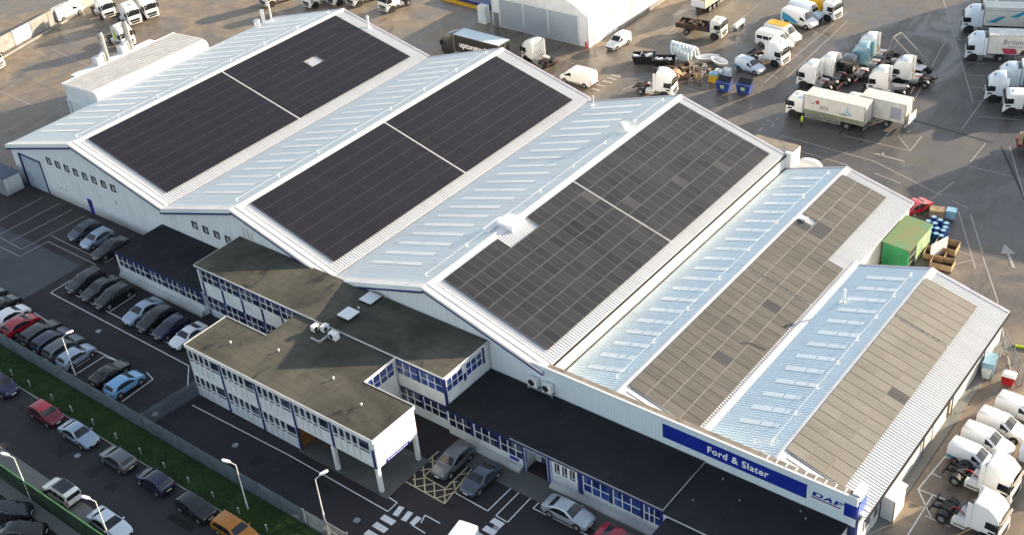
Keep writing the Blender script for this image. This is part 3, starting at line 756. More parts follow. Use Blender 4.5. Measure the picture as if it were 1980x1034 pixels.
solar('large array of clean black panels on the first, leftmost ridged roof',R1,-26.25,H,lambda c,y:not(c==3 and 48.6<y<51.2),M['pv1'],M['pvf1'],rail=M['pvrail1'])
solar('array of clean black panels on the second ridged roof from the left',R2,3.75,H,lambda c,y:c<7,M['pv1'],M['pvf1'],rail=M['pvrail1'])
solar('array of grey dusty panels with a stepped notch, on the middle ridged roof',R3,31.8,H,lambda c,y:c<7 and not(c==0 and 26.3<y<31.0),M['pv3'],M['pvf3'],
      washed=((4,48.6),(5,54.8),(1,38.2),(3,41.0)))
solar('array of tan dusty, sun-toned panels narrowing towards the yard on the long low roof',R4,52.97,H,lambda c,y:(c<4 if y<46.6 else c<3) and not(c==0 and 50.2<y<51.8),M['pv4'],M['pvf4'],
      washed=((0,49.8),(1,51.0),(1,49.8),(2,36.0),(2,26.5)),rail=M['conc'],gapbar=True)
solar('three column array of pale dusty, sun-toned panels on the lowest roof beside the vans',R5,68.35,[(Y1,N),(Y2,6)],lambda c,y:c<3,M['pv5'],M['pvf4'],washed=((2,30.0),),rail=M['tanstrip'],gapbar=True)

b=MB()
x0=59.2;pts=[(x0-1.55,30.4),(x0-.9,31.0),(x0-.2,31.2),(x0+.55,31.3)]
for (xa,ya),(xb,yb) in zip(pts[:-1],pts[1:]):
    b.face([(xa,ya-.14,R4.at(xa,.225)),(xb,yb-.14,R4.at(xb,.225)),(xb,yb+.14,R4.at(xb,.225)),(xa,ya+.14,R4.at(xa,.225))])
tag(b.build('rubber_strip',M['dim'],loc=(x0,31,R4.at(x0,.22)),fix=False),'dark bent rubber strip lying across the lower edge of the tan array','strip')
# ---- lean-to annex with paint-booth stacks on the far left
AN=thing('annex','flat roofed cream annex with two silver exhaust stacks against the leftmost roof','annex',(-47,40,0))
b=MB()
sec=[(-50.9,0),(-50.9,6.3),(-43.9,6.72),(-43.45,6.66),(-43.1,6.45),(-42.95,6.1),(-42.95,0)]
b.prism(sec,30.6,50.6);b.build('body',[M['cladding']],AN,smooth=50)
b=MB();corr(b,-51.0,6.34,-43.8,6.80,30.5,50.7,.5,.03);b.build('roof',grimy('cream_roof_sheet',(.70,.67,.62),.7,.15,.8,dark=(.55,.53,.49),cs='Position'),AN,fix=False)
b=MB();b.box(-51.05,30.44,6.1,-50.9,50.7,6.42).prism([(-51.0,6.0),(-43.9,6.47),(-43.9,6.82),(-51.0,6.36)],30.46,30.56);b.build('fascia',M['cap'],AN)
b=MB();b.box(-50.4,30.35,3.9,-45.6,30.59,4.15).box(-50.7,30.3,0,-50.45,30.59,4.2);b.build('gable_trim',M['sheet_l'],AN)
b=MB();b.box(-54.4,34.0,0,-51.06,48.4,5.5);b.build('side_store',M['cladding'],AN)
for x,y in ((-53.7,40.0),(-54.0,44.6)):
    b=MB();b.tube((x,y,5.5),(x,y,9.6),.45,n=16).tube((x,y,9.6),(x,y,10.0),.38,.38,16,0,True,1);st=b.build('exhaust_stack',[M['alu'],M['dim']],AN,smooth=40)
    b=MB();b.box(x-.8,y-1.9,5.5,x+.6,y-.8,6.6).tube((x,y-1.2,6.5),(x,y-.2,7.0),.3,n=10);b.build('fan_unit',M['cladding_w'],st)
to_local(AN)

# ------------------------------------------------------------------ offices
MOD=3.15
def navy_bay(P,x0,w,zb,zt,y,band_top,glassm,sill=True):
    """one facade module: navy infill, white 3x2 window, navy pier"""
    b=MB();b.box(x0,y-.03,zb-.08,x0+w,y,band_top);b.build('navy_infill',M['navy'],P)
    b=MB();b.box(x0+.12,y-.045,zb,x0+w-.32,y-.029,zt)
    f=MB();t=.085;x1=x0+w-.30
    for k,fx in enumerate((0,.335,.67)): 
        x=x0+.10+(x1-x0-.1)*fx;f.box(x-t/2,y-.085,zb,x+t/2,y-.03,zt+(.06 if k==0 else -.02))
    zm=zb+(zt-zb)*.52
    f.box(x0+.10+t/2,y-.080,zm-.035,x1,y-.03,zm+.035).box(x0+.06,y-.095,zb-.09,x1+.02,y-.03,zb-.002)
    fo=f.build('window',M['white'],P);b.build('pane',glassm,fo)
# single storey block on the left
OL=thing('single_storey_office','single storey black roofed office with navy and white windows at the left end','office',(-4,13,0))
X0,X1,FY,BY=-11.5,3.62,9.45,16.25
b=MB();b.box(X0+.15,FY,0,X1,BY,3.05);b.build('wall',[M['offwhite']],OL)
b=MB();b.box(X0,FY-.12,3.05,X1,BY,3.22);b.build('roof',M['feltdark'],OL)
b=MB();b.box(X0-.02,FY-.16,2.98,X1,FY-.121,3.20);b.build('fascia',M['navy'],OL)
b=MB();b.box(X0-.01,FY-.05,0,X0+.16,FY+.1,3.0);b.build('corner_board',M['white'],OL)
for k in range(5): navy_bay(OL,X0+.28+MOD*k*.955,MOD*.955,1.45,2.92,FY,2.98,M['glass'])
b=MB();b.prism([(FY,.0),(FY-.62,.0),(FY-.62,.22),(FY-.30,.62),(FY,.62)],X0+.3,X1-.05,axis='x')
pl=b.build('plinth',M['cladding'],OL)
to_local(OL)
# two storey block
OF=thing('two_storey_office','two storey office with worn felt roof, navy window bands and white spandrels','office',(21,13,0))
X0,X1,FY,BY,ZT=3.55,38.62,9.82,16.18,6.48
b=MB();b.box(X0,FY,0,X1,BY,ZT-.2);b.build('wall',[M['offwhite']],OF)
b=MB();b.box(X0-.08,FY-.18,ZT-.2,X1+.10,BY,ZT);rf=b.build('roof',M['felt'],OF)
b=MB();b.box(X0-.10,FY-.21,ZT-.13,X1+.13,FY-.181,ZT+.03).box(X1+.101,FY-.18,ZT-.13,X1+.13,BY,ZT+.03).box(X0-.11,FY-.18,ZT-.13,X0-.081,BY,ZT+.03);b.build('roof_edge',M['white'],OF)
b=MB();b.box(X0-.09,FY-.19,ZT-.34,X1+.11,FY-.02,ZT-.201);b.build('fascia',M['navy'],OF)
for k in range(6):
    x=X0+.55+MOD*.992*k
    if x>19: break
    navy_bay(OF,x,MOD*.992,4.62,6.1,FY,6.14,M['glass']);navy_bay(OF,x,MOD*.992,1.05,2.6,FY,2.68,M['glass'])
for x in (32.5,35.56):
    navy_bay(OF,x,3.06,4.45,5.95,FY,6.14,M['blueglass'])
b=MB()
for k in range(6): b.box(X0+.55+MOD*.992*k-.13,FY-.06,0,X0+.55+MOD*.992*k+.13,FY-.01,6.15)
b.box(X1-.16,FY-.06,0,X1+.06,FY+.14,6.15);b.build('pilaster',M['navy'],OF)
for x in (32.5,35.56): navy_bay(OF,x,3.06,1.25,2.75,FY-.02,2.9,M['glass'])
# gable end facing +X
def side_window(P,y0,y1,z0,z1,x,cols):
    b=MB();b.box(x-.02,y0,z0,x+.014,y1,z1);f=MB();t=.09
    f.box(x-.01,y0,z0,x+.05,y0+t,z1).box(x-.01,y1-t,z0,x+.05,y1,z1).box(x-.01,y0+t,z0,x+.05,y1-t,z0+t).box(x-.01,y0+t,z1-t,x+.05,y1-t,z1)
    for c in range(1,cols):
        y=y0+(y1-y0)*c/cols;f.box(x-.01,y-t/2,z0+t,x+.048,y+t/2,z1-t)
    zm=(z0+z1)/2;f.box(x-.01,y0+t,zm-.035,x+.046,y1-t,zm+.035)
    fo=f.build('window',M['white'],P);b.build('pane',M['blueglass'],fo)
side_window(OF,9.95,12.35,4.45,6.0,X1+.01,3);side_window(OF,12.75,15.15,4.4,6.0,X1+.01,3)
b=MB();b.box(X1,12.42,4.2,X1+.06,12.70,5.0).box(X1,15.25,4.3,X1+.06,15.50,6.1);b.build('blue_pier',M['navy'],OF)
# roof lights, vents and patching on the office roof
for u,v in ((732,578,),(686,607)):
    pass
for (x,y) in ((24.50,15.03),(24.47,11.95)):
    b=MB();b.box(x-.75,y-.75,ZT,x+.75,y+.75,ZT+.28);r=b.build('rooflight_kerb',M['dim'],OF)
    b=MB();b.box(x-.8,y-.8,ZT+.281,x+.8,y+.8,ZT+.36);b.build('rooflight',M['skylight'],r)
def roof_cowl(P,x,y,z):
    b=MB();b.tube((x,y,z),(x,y,z+.22),.06,n=8).tube((x,y,z+.22),(x,y,z+.30),.13,.05,n=10);b.build('roof_cowl',M['cap'],P)
roof_cowl(OF,*(24.52,13.30),ZT)
to_local(OF)
# front block on pillars, with a link back to the two storey block
FB=thing('front_office','white front office raised on pillars at one end, with a flat felt roof','office',(26,3,0))
X0,X1,FY,BY,ZT=13.75,38.82,.12,5.36,6.32
b=MB();b.box(X0,FY,0,28.35,BY,ZT-.22).box(28.351,FY,2.86,X1,BY,ZT-.22).box(19.6,BY+.001,0,32.6,9.6,ZT-.22)
b.build('wall',[M['offwhite']],FB)
b=MB();b.slab([(X0-.08,FY-.08),(X1+.06,FY-.08),(X1+.06,BY+.06),(32.72,BY+.06),(32.72,9.60),(19.52,9.60),(19.52,BY+.06),(X0-.08,BY+.06)],ZT-.22,ZT);b.build('roof',M['felt'],FB)
b=MB();e=.10
b.box(X0-.14,FY-.14,ZT-.34,X1+.12,FY-.081,ZT+.05).box(X1+.061,FY-.08,ZT-.34,X1+.12,BY+.12,ZT+.05).box(X0-.14,FY-.08,ZT-.30,X0-.081,BY+.12,ZT+.05).box(X0-.08,BY+.061,ZT-.25,19.5,BY+.12,ZT+.05).box(32.74,BY+.061,ZT-.25,X1+.06,BY+.12,ZT+.05).box(32.721,BY+.12,ZT-.25,32.78,9.6,ZT+.05)
b.build('roof_edge',M['white'],FB)
def light_bay(P,x0,zb,zt,zp0,y):
    """five lights over spandrel panels with white mullions"""
    wd=4.98;b=MB();f=MB();v=MB();pn=MB()
    xs=[.12,.92,1.72,2.52,3.32];ws=[.50,.50,.50,.50,1.15]
    for x,w in zip(xs,ws):
        b.box(x0+x,y-.035,zb,x0+x+w,y-.006,zt);b.box(x0+x,y-.034,zb-.36,x0+x+w,y-.005,zb-.20)
    for x in (.02,.72,1.52,2.32,3.12): f.box(x0+x,y-.09,zp0,x0+x+.09,y-.004,zt+.12)
    f.box(x0+.0,y-.07,zb-.12,x0+4.50,y-.003,zb-.02).box(x0,y-.07,zp0-.02,x0+4.50,y-.003,zp0+.06).box(x0,y-.072,zt+.02,x0+4.50,y-.003,zt+.14)
    for k in range(5): pn.box(x0+.13+.8*k,y-.03,zp0+.08,x0+.70+.8*k+(.62 if k==4 else 0),y-.002,zb-.42)
    fo=f.build('window',M['white'],P);b.build('pane',M['glass'],fo);pn.build('spandrel_panel',M['offwhite'],fo)
for k in range(5): light_bay(FB,X0+.06+4.98*k,4.82,5.78,3.02,FY)
for k in range(3): light_bay(FB,X0+.06+4.98*k,1.72,2.66,.10,FY)
b=MB()
for k in range(1,6):
    x=X0+4.98*k-.36+(.05 if k<5 else .16)
    b.box(x,FY-.045,0 if k<4 else 2.86,x+.30,FY-.001,6.0 if k<5 else 5.0)
b.build('pilaster',M['navy'],FB)
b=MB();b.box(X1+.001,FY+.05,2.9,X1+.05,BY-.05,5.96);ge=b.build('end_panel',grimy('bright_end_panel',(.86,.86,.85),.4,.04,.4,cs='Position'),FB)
b=MB();b.box(X1+.051,1.2,2.88,X1+.09,4.2,3.20);es=b.build('end_sign',M['signblue'],ge)
b=MB()
for k in range(9): b.box(X1+.091,1.42+.29*k,3.0,X1+.097,1.60+.29*k+(.05 if k%3 else .0),3.08)
b.build('lettering',M['letter'],es)
for x,y in ((33.3,-.02),(38.62,.12),(38.66,5.0),(33.3,4.9)):
    b=MB();b.box(x-.19,y,0,x+.19,y+.34,2.86);b.build('pillar',M['white'],FB)
b=MB();b.box(28.352,FY+.05,0,28.43,3.0,2.85).box(28.45,.3,0,28.52,.45,2.8);b.build('timber_reveal',M['orangewood'],FB)
for p in ((17.51,2.64),(22.50,4.34),(34.86,2.91),(30.05,4.20)): roof_cowl(FB,*p,ZT)
side_y=BY
b=MB();b.box(32.601,5.6,4.4,32.63,9.4,5.9);w=b.build('window',M['navy'],FB)
b=MB()
for k in range(4): b.box(32.631,5.75+.92*k,4.55,32.65,6.5+.92*k,5.1).box(32.631,5.75+.92*k,5.2,32.65,6.5+.92*k,5.8)
b.build('pane',M['blueglass'],w)
b=MB();b.box(32.631,5.62,4.42,32.66,9.38,4.53).box(32.631,5.62,5.12,32.66,9.38,5.18)
for k in range(5): b.box(32.631,5.62+.92*k,4.5,32.66,5.72+.92*k,5.9)
b.build('mullion',M['white'],w)
to_local(FB)
# condenser units and pipework on the link roof (they stand on it)
def condenser(x,y,z,label,rz=0,w=.95,d=.42,h=.85):
    t=thing('air_conditioner',label,'air conditioner',(x,y,z),rz,'outdoor air conditioning units')
    b=MB();b.box(-w/2,-d/2,.08,w/2,d/2,h);b.box(-w/2+.05,-d/2+.03,0,-w/2+.12,d/2-.03,.08).box(w/2-.12,-d/2+.03,0,w/2-.05,d/2-.03,.08);b.build('casing',M['white'],t)
    b=MB();b.tube((-.12,-d/2-.012,h*.52),(-.12,-d/2+.01,h*.52),h*.36,n=18);b.build('fan_grille',M['dim'],t)
    return t
cx,cy=(25.72,8.66)
condenser(cx,cy,6.32,'pale air conditioning unit alone beside the roof edge of the link',0,.95,.6,.75)
cx,cy=(23.64,8.62)
condenser(cx-.5,cy,6.32,'tan sunlit air conditioning unit, left of the pair on the link roof',PI/2,.75,.5,.65)
condenser(cx+.35,cy+.5,6.32,'tan sunlit air conditioning unit, right of the pair on the link roof',PI/2,.75,.5,.65)
b=MB();p=(23.83,7.40);q=(25.00,7.37);r=(24.95,8.68)
b.box(min(p[0],q[0]),q[1]-.10,6.33,max(p[0],q[0])+.1,q[1]+.10,6.55);b.box(q[0]-.10,q[1]+.10,6.33,q[0]+.10,r[1],6.54)
tag(b.build('cable_duct',M['alu'],loc=(q[0],q[1],6.32)),'bent pale duct lying on the felt roof of the link','duct')
# entrance block
EN=thing('entrance_block','long low black roofed entrance block with blue framed doorway','office',(50,13,0))
X0,X1,FY,BY,ZT=38.72,62.1,9.5,16.12,3.2
b=MB();b.box(X0,FY,0,47.6,BY,ZT-.12).box(47.601,FY+1.5,0,50.55,BY,ZT-.12).box(50.551,FY,0,X1,BY,ZT-.12).box(47.601,FY,2.72,50.55,FY+1.5,ZT-.12)
b.build('wall',[M['offwhite']],EN)
b=MB();b.box(X0,FY-.14,ZT-.12,X1+.05,BY,ZT);b.build('roof',M['feltdark'],EN)
b=MB();b.box(46.3,FY-.20,ZT-.10,X1+.11,FY-.141,ZT+.05).box(X1+.051,FY-.14,ZT-.10,X1+.11,BY,ZT+.05);b.build('roof_edge',M['alu'],EN)
b=MB();b.box(X0,FY-.17,ZT-.30,X1,FY-.01,ZT-.121);b.build('fascia',M['navy'],EN)
for x in (38.85,41.95,44.95): navy_bay(EN,x,3.0,1.15,2.72,FY,2.9,M['glass'])
for x in (54.05,57.15,60.2): navy_bay(EN,x,3.06 if x<60 else 1.9+.0,1.05,2.72,FY,2.9,M['blueglass'])
b=MB();b.box(53.55,FY-.06,0,54.05,FY,2.9);b.build('pilaster',M['navy'],EN)
b=MB();b.box(50.98,FY-.05,1.45,53.5,FY-.004,2.75);w=b.build('window',M['white'],EN)
b=MB()
for k in range(3): b.box(51.1+.82*k,FY-.062,1.55,51.62+.82*k,FY-.051,2.65)
b.build('pane',M['dim'],w)
b=MB()
for k in range(3): b.box(51.3+.82*k,FY-.072,1.62,51.37+.82*k,FY-.063,2.6).box(51.37+.82*k,FY-.072,1.75,51.60+.82*k,FY-.063,1.83)
b.build('mullion',M['white'],w)
# corrugated lower panels
b=MB()
for x0,x1,z in ((50.98,53.5,1.4),(54.1,61.9,.95)):
    k=x0
    while k<x1: b.box(k,FY-.03,.35,k+.06,FY-.005,z);k+=.2
b.build('ribbed_panel',M['cladding'],EN)
# doorway
b=MB()
for x in (47.62,50.42): b.box(x-.04,FY-.12,0,x+.16,FY+.05,2.72)
b.box(47.58,FY-.12,2.72,50.58,FY-.02,2.95);dr=b.build('door_frame',M['navy'],EN)
b=MB();b.box(47.80,FY-.14,0,47.88,FY-.05,2.75).box(50.30,FY-.14,0,50.38,FY-.05,2.75).box(47.8,FY-.14,2.75,50.4,FY-.05,2.85).box(50.62,FY-.14,0,50.72,FY-.05,2.75);b.build('white_trim',grimy('lilac_white_trim',(.50,.52,.72),.4,.1,1),dr)
b=MB();b.box(48.4,FY+1.44,0,50.5,FY+1.49,2.5);dd=b.build('door',M['navy'],EN)
b=MB();b.box(48.55,FY+1.42,.2,49.35,FY+1.439,2.3).box(49.5,FY+1.42,.2,50.35,FY+1.439,2.3);b.build('glazing',M['glass'],dd)
b=MB();b.box(47.61,FY+.05,0,47.72,FY+1.4,2.6);b.build('reveal',M['cladding'],EN)
b=MB();b.prism([(FY,.0),(FY-.75,.0),(FY-.75,.20),(FY-.35,.42),(FY,.42)],40.9,47.5,axis='x');b.prism([(FY,.0),(FY-.7,.0),(FY-.7,.20),(FY-.35,.42),(FY,.42)],50.8,61.9,axis='x');b.build('plinth',M['cladding'],EN)
b=MB();b.box(46.0,FY-.05,.6,47.0,FY-.005,1.25);sg=b.build('notice_board',M['signblue'],EN)
to_local(EN)
for u,v,lab in ((1018,738,'white air conditioning unit under the parapet, left of the pair'),(1040,748,'white air conditioning unit under the parapet, right of the pair')):
    p=Vector((0,0,0))
condenser(44.12,15.85,3.6,'white air conditioning unit under the parapet, left of the pair',0,1.0,.45,1.0)
condenser(45.75,15.85,3.6,'white air conditioning unit under the parapet, right of the pair',0,1.0,.45,1.0)
b=MB();b.box(43.5,15.6,3.5,46.4,16.1,3.59).box(43.55,15.65,3.2,43.62,15.72,3.5).box(46.28,15.65,3.2,46.35,15.72,3.5)
tag(b.build('unit_stand',M['steel'],loc=(45,15.8,3.2)),'low steel stand under the two air conditioning units','stand')
# side wing and canopy under the sign
SW=thing('sign_wing','low black roofed wing with a lower canopy in front, under the company sign','wing',(69,13,0))
b=MB();b.box(62.25,9.3,0,75.05,16.15,2.95);b.build('wall',M['offwhite'],SW)
b=MB();b.box(62.22,9.2,2.951,75.1,16.18,3.05);b.build('roof',M['feltdark'],SW)
b=MB();b.box(62.65,2.5,2.55,75.6,9.195,2.72);cp=b.build('canopy',M['feltdark'],SW)
b=MB();b.box(62.6,2.42,2.50,62.649,9.195,2.74).box(62.6,2.40,2.50,75.6,2.499,2.74);b.build('canopy_edge',M['navy'],cp)
for x in (62.9,75.2): b=MB();b.box(x-.1,2.7,0,x+.1,2.9,2.549);b.build('post',M['navy'],SW)
for p in ((63.57,11.76),(64.38,15.24),(66.71,13.84),(71.34,15.44),(72.04,14.95)):
    b=MB();b.tube((p[0],p[1],3.05),(p[0],p[1],3.2),.09,.05,n=8);b.build('roof_outlet',M['grey'],SW)
to_local(SW)
cleanflags()

# ------------------------------------------------------------------ vehicles
M['paint']=gloss('car_paint',(.30,.32,.35))
M['trim']=grimy('dark_trim',(.014,.014,.016),.5,.15,2.0)
def P_(name,c,rough=.25,metal=.0): return gloss('paint_'+name,c,rough,metal)
PT={n:P_(n,c,r,m) for n,c,r,m in (
 ('silver',(.42,.47,.53),.28,.35),('silverblue',(.34,.42,.54),.28,.35),('paleblue',(.20,.42,.68),.25,.1),('white',(.80,.82,.83),.25,0),
 ('bluewhite',(.62,.70,.80),.25,0),('black',(.010,.011,.013),.2,0),('charcoal',(.035,.038,.046),.25,.2),('navy',(.016,.020,.060),.22,.1),
 ('slate',(.065,.085,.12),.27,.3),('grey',(.13,.14,.155),.28,.3),('greygreen',(.10,.12,.13),.28,.3),('maroon',(.16,.012,.028),.22,.1),
 ('red',(.36,.012,.022),.22,0),('orange',(.46,.17,.012),.25,.1),('truckwhite',(.84,.84,.82),.32,0),('icewhite',(.70,.78,.86),.3,0),('cream',(.74,.72,.66),.35,0),('teal',(.24,.44,.52),.3,0),('jet',(.012,.012,.014),.3,0))}
class Body:
    """lofted vehicle shell; stations run rear to front: (x, z_floor, z_top, half_width)"""
    def __init__(s,st,zbelt,tumble,H,floor_in=.92):
        s.st=st;s.zb=zbelt;s.tu=tumble;s.H=H;s.fi=floor_in
    def ring(s,x,zf,zt,w):
        zb=min(s.zb,zt-.06);k=max(0,(zt-zb-.10)/(s.H-s.zb)) if s.H>s.zb else 0
        wt=w*(1-s.tu*min(1,k)) ;h=zt-zb
        r=[(w*s.fi,zf),(w,zf+(zb-zf)*.28),(w,zf+(zb-zf)*.72),(w*.985,zb),(wt*.985 if k>.02 else w*.95,zb+h*.80),(wt*.90,zb+h*.965),(wt*.55,zt),(0,zt+.012)]
        pts=[(x,y,z) for y,z in r]+[(x,-y,z) for y,z in r[-2::-1]]
        return pts
    def interp(s,x):
        st=s.st
        for a,b in zip(st[:-1],st[1:]):
            if a[0]<=x<=b[0]:
                t=(x-a[0])/(b[0]-a[0]);return tuple(a[k]+(b[k]-a[k])*t for k in range(4))
        return st[0] if x<st[0][0] else st[-1]
    def side(s,x,t,sg=1,out=.012):
        """point on the upper side between belt (t=0) and cant rail (t=1)"""
        r=s.ring(*s.interp(x));a=r[3];b=r[4]
        return (x,sg*(a[1]+(b[1]-a[1])*t+out),a[2]+(b[2]-a[2])*t)
    def top(s,x,f,out=.014):
        """point across the top surface, f in -1..1 of the flat part"""
        r=s.ring(*s.interp(x));return (x,f*r[5][1],r[5][2]+(r[7][2]-r[5][2])*(1-abs(f))+out)
    def shell(s,mats): 
        b=MB();b.loft([s.ring(*q) for q in s.st],0);return b
def side_glass(B,xs,sg,lo=.06):
    """xs: list of (x, t_low, t_high) along the window"""
    b=MB()
    for (xa,la,ha),(xb,lb,hb) in zip(xs[:-1],xs[1:]):
        q=[B.side(xa,la,sg),B.side(xb,lb,sg),B.side(xb,hb,sg),B.side(xa,ha,sg)]
        b.face(q)
    return b
def top_glass(B,xa,xb,fa,fb,n=4):
    b=MB()
    for k in range(n):
        t0,t1=k/n*2-1,(k+1)/n*2-1
        b.face([B.top(xa,fa*t0),B.top(xa,fa*t1),B.top(xb,fb*t1),B.top(xb,fb*t0)])
    return b
def wheel(P,x,y,r,w,rimr,rimmat='rim',name='wheel'):
    sg=1 if y>0 else -1
    b=MB();b.tube((x,y-w/2,r),(x,y+w/2,r),r,n=18);t=b.build(name,M['rubber'],P,smooth=35)
    b=MB();b.tube((x,y+sg*(w/2-.02),r),(x,y+sg*(w/2+.012),r),rimr,rimr*.92,n=14)
    b.tube((x,y+sg*(w/2+.01),r),(x,y+sg*(w/2+.03),r),rimr*.28,n=8);b.build('rim',M[rimmat],t,smooth=30)
def lightbox(P,name,x0,x1,y0,y1,z0,z1,mat):
    for sg in (1,-1):
        b=MB();ya,yb=sorted((sg*y0,sg*y1));b.box(x0,ya,z0,x1,yb,z1);b.build(name,M[mat],P)
CARK={
 # stations, belt height, tumblehome, height, wheelbase x positions, wheel radius, side window, windscreen, rear glass
 'hatchback':dict(st=[(-2.06,.34,.62,.70),(-2.02,.28,.86,.80),(-1.92,.24,1.02,.85),(-1.62,.22,1.36,.87),(-1.30,.22,1.44,.88),(-.55,.22,1.475,.88),(.05,.22,1.45,.88),(.32,.22,1.38,.88),(1.02,.22,1.02,.87),(1.25,.22,.98,.86),(1.75,.22,.86,.83),(1.98,.27,.72,.76),(2.06,.34,.58,.66)],
   zb=.90,tu=.22,H=1.475,wh=(-1.25,1.28,.31),sw=[(-1.45,.10,.40),(-1.15,.08,.90),(-.60,.06,.98),(.20,.05,.96),(.80,.05,.24)],ws=(.36,.98),rg=(-1.88,-1.62),pil=-.45,hl=1.86),
 'saloon':dict(st=[(-2.36,.36,.66,.72),(-2.31,.28,.90,.82),(-2.15,.24,1.00,.88),(-1.72,.22,1.04,.90),(-1.05,.22,1.36,.90),(-.60,.22,1.43,.90),(0,.22,1.44,.90),(.25,.22,1.40,.90),(1.05,.22,1.00,.89),(1.3,.22,.95,.88),(1.95,.22,.83,.85),(2.24,.27,.70,.78),(2.34,.34,.56,.68)],
   zb=.89,tu=.24,H=1.44,wh=(-1.38,1.42,.33),sw=[(-1.45,.12,.25),(-1.0,.08,.85),(-.45,.06,.98),(.12,.05,.96),(.80,.05,.24)],ws=(.30,1.0),rg=(-1.62,-1.10),pil=-.42,hl=2.10),
 'estate':dict(st=[(-2.30,.36,.70,.74),(-2.26,.28,.98,.84),(-2.16,.24,1.12,.88),(-1.98,.22,1.46,.89),(-1.6,.22,1.55,.90),(-.6,.22,1.60,.90),(.10,.22,1.58,.90),(.36,.22,1.50,.90),(1.05,.22,1.10,.89),(1.3,.22,1.06,.88),(1.9,.22,.94,.85),(2.16,.27,.78,.78),(2.25,.36,.62,.68)],
   zb=.98,tu=.19,H=1.60,wh=(-1.36,1.38,.34),sw=[(-1.85,.12,.62),(-1.6,.08,.90),(-.6,.06,.98),(.18,.05,.96),(.85,.05,.24)],ws=(.40,1.01),rg=(-2.13,-1.98),pil=-.42,hl=2.03),
 'coupe':dict(st=[(-2.10,.36,.70,.74),(-2.05,.28,.90,.84),(-1.86,.24,.96,.89),(-1.50,.22,1.02,.90),(-.75,.22,1.27,.88),(-.30,.22,1.31,.88),(.05,.22,1.30,.88),(.25,.22,1.25,.88),(.95,.22,.93,.89),(1.2,.22,.88,.89),(1.85,.22,.76,.85),(2.08,.27,.64,.76),(2.16,.34,.52,.66)],
   zb=.83,tu=.26,H=1.31,wh=(-1.30,1.30,.33),sw=[(-1.05,.10,.45),(-.70,.08,.90),(-.2,.06,.96),(.12,.05,.95),(.72,.05,.24)],ws=(.28,.92),rg=(-1.42,-.78),pil=-.30,hl=1.95),
}
def make_car(kind,label):
    k=CARK[kind];root=thing(kind+'_car',label,'car');B=Body(k['st'],k['zb'],k['tu'],k['H'])
    b=B.shell(None);rx,fx,wr=k['wh']
    b.build('body',[M['paint']],root,smooth=38)
    w=k['st'][5][3]
    b=MB()
    for x in (rx,fx):
        for sg in (1,-1):
            ya,yb=sorted((sg*(w-.10),sg*(w+.006)));b.tube((x,ya,wr+.03),(x,yb,wr+.03),wr+.075,n=18)
    b.box(rx+.45,-w-.004,.20,fx-.45,w+.004,.27)
    st=k['st'];b.box(st[0][0]-.012,-.60,.34,st[0][0]+.1,.60,.50);b.box(st[-1][0]-.1,-.52,.33,st[-1][0]+.012,.52,.50)
    b.build('trim',M['trim'],root)
    for sg in (1,-1):
        sw=k['sw'];side_glass(B,sw,sg).build('side_window',M['carglass'],root)
        b=MB();p=k['pil'];a=B.side(p-.04,.03,sg,.02);c=B.side(p+.04,.03,sg,.02);d=B.side(p+.04,.97,sg,.02);e=B.side(p-.04,.97,sg,.02)
        b.face([a,c,d,e]);b.build('door_pillar',M['trim'],root)
        m=MB();mx=k['ws'][1]-.22;mz=k['zb']+.06;ya=w*.99
        m.loft([[(mx+dx*s_,sg*(ya+dy),mz+dz*s_) for dx,dz in ((-.07,-.06),(.07,-.05),(.06,.06),(-.05,.06))] for dy,s_ in ((0,.5),(.06,1),(.17,.95),(.20,.6))]);m.build('mirror',M['paint'],root,smooth=50)
    top_glass(B,k['ws'][0],k['ws'][1],.88,.97).build('windscreen',M['carglass'],root)
    top_glass(B,k['rg'][0],k['rg'][1],.92,.84).build('rear_window',M['carglass'],root)
    for x in (rx,fx):
        for sg in (1,-1): wheel(root,x,sg*(w-.085),wr,.21,wr*.66)
    h=k['hl'];q=B.ring(*B.interp(h))
    for sg in (1,-1):
        b=MB();z=q[5][2];y=q[3][1]
        b.face([(h-.16,sg*(y+.012),z-.05),(h+.10,sg*(y-.05),z-.11),(h+.10,sg*(y-.30),z-.035),(h-.10,sg*(y-.22),z+.028)]);b.face([(h+.10,sg*(y-.05),z-.11),(h+.13,sg*(y-.05),z-.22),(h+.13,sg*(y-.30),z-.16),(h+.10,sg*(y-.30),z-.035)])
        b.build('headlight',M['lamp'],root)
        t=st[1];b=MB();ya,yb=sorted((sg*(t[3]-.20),sg*(t[3]+.012)));b.box(t[0]-.03,ya,t[2]-.22,t[0]+.10,yb,t[2]-.06);b.build('tail_light',M['tail'],root)
    b=MB();b.box(st[0][0]-.03,-.26,.52,st[0][0]-.0,.26,.63);b.build('number_plate',M['plate'],root)
    b=MB();b.box(st[-1][0]+.005,-.26,.40,st[-1][0]+.03,.26,.51);b.build('number_plate',M['letter'],root)
    return root
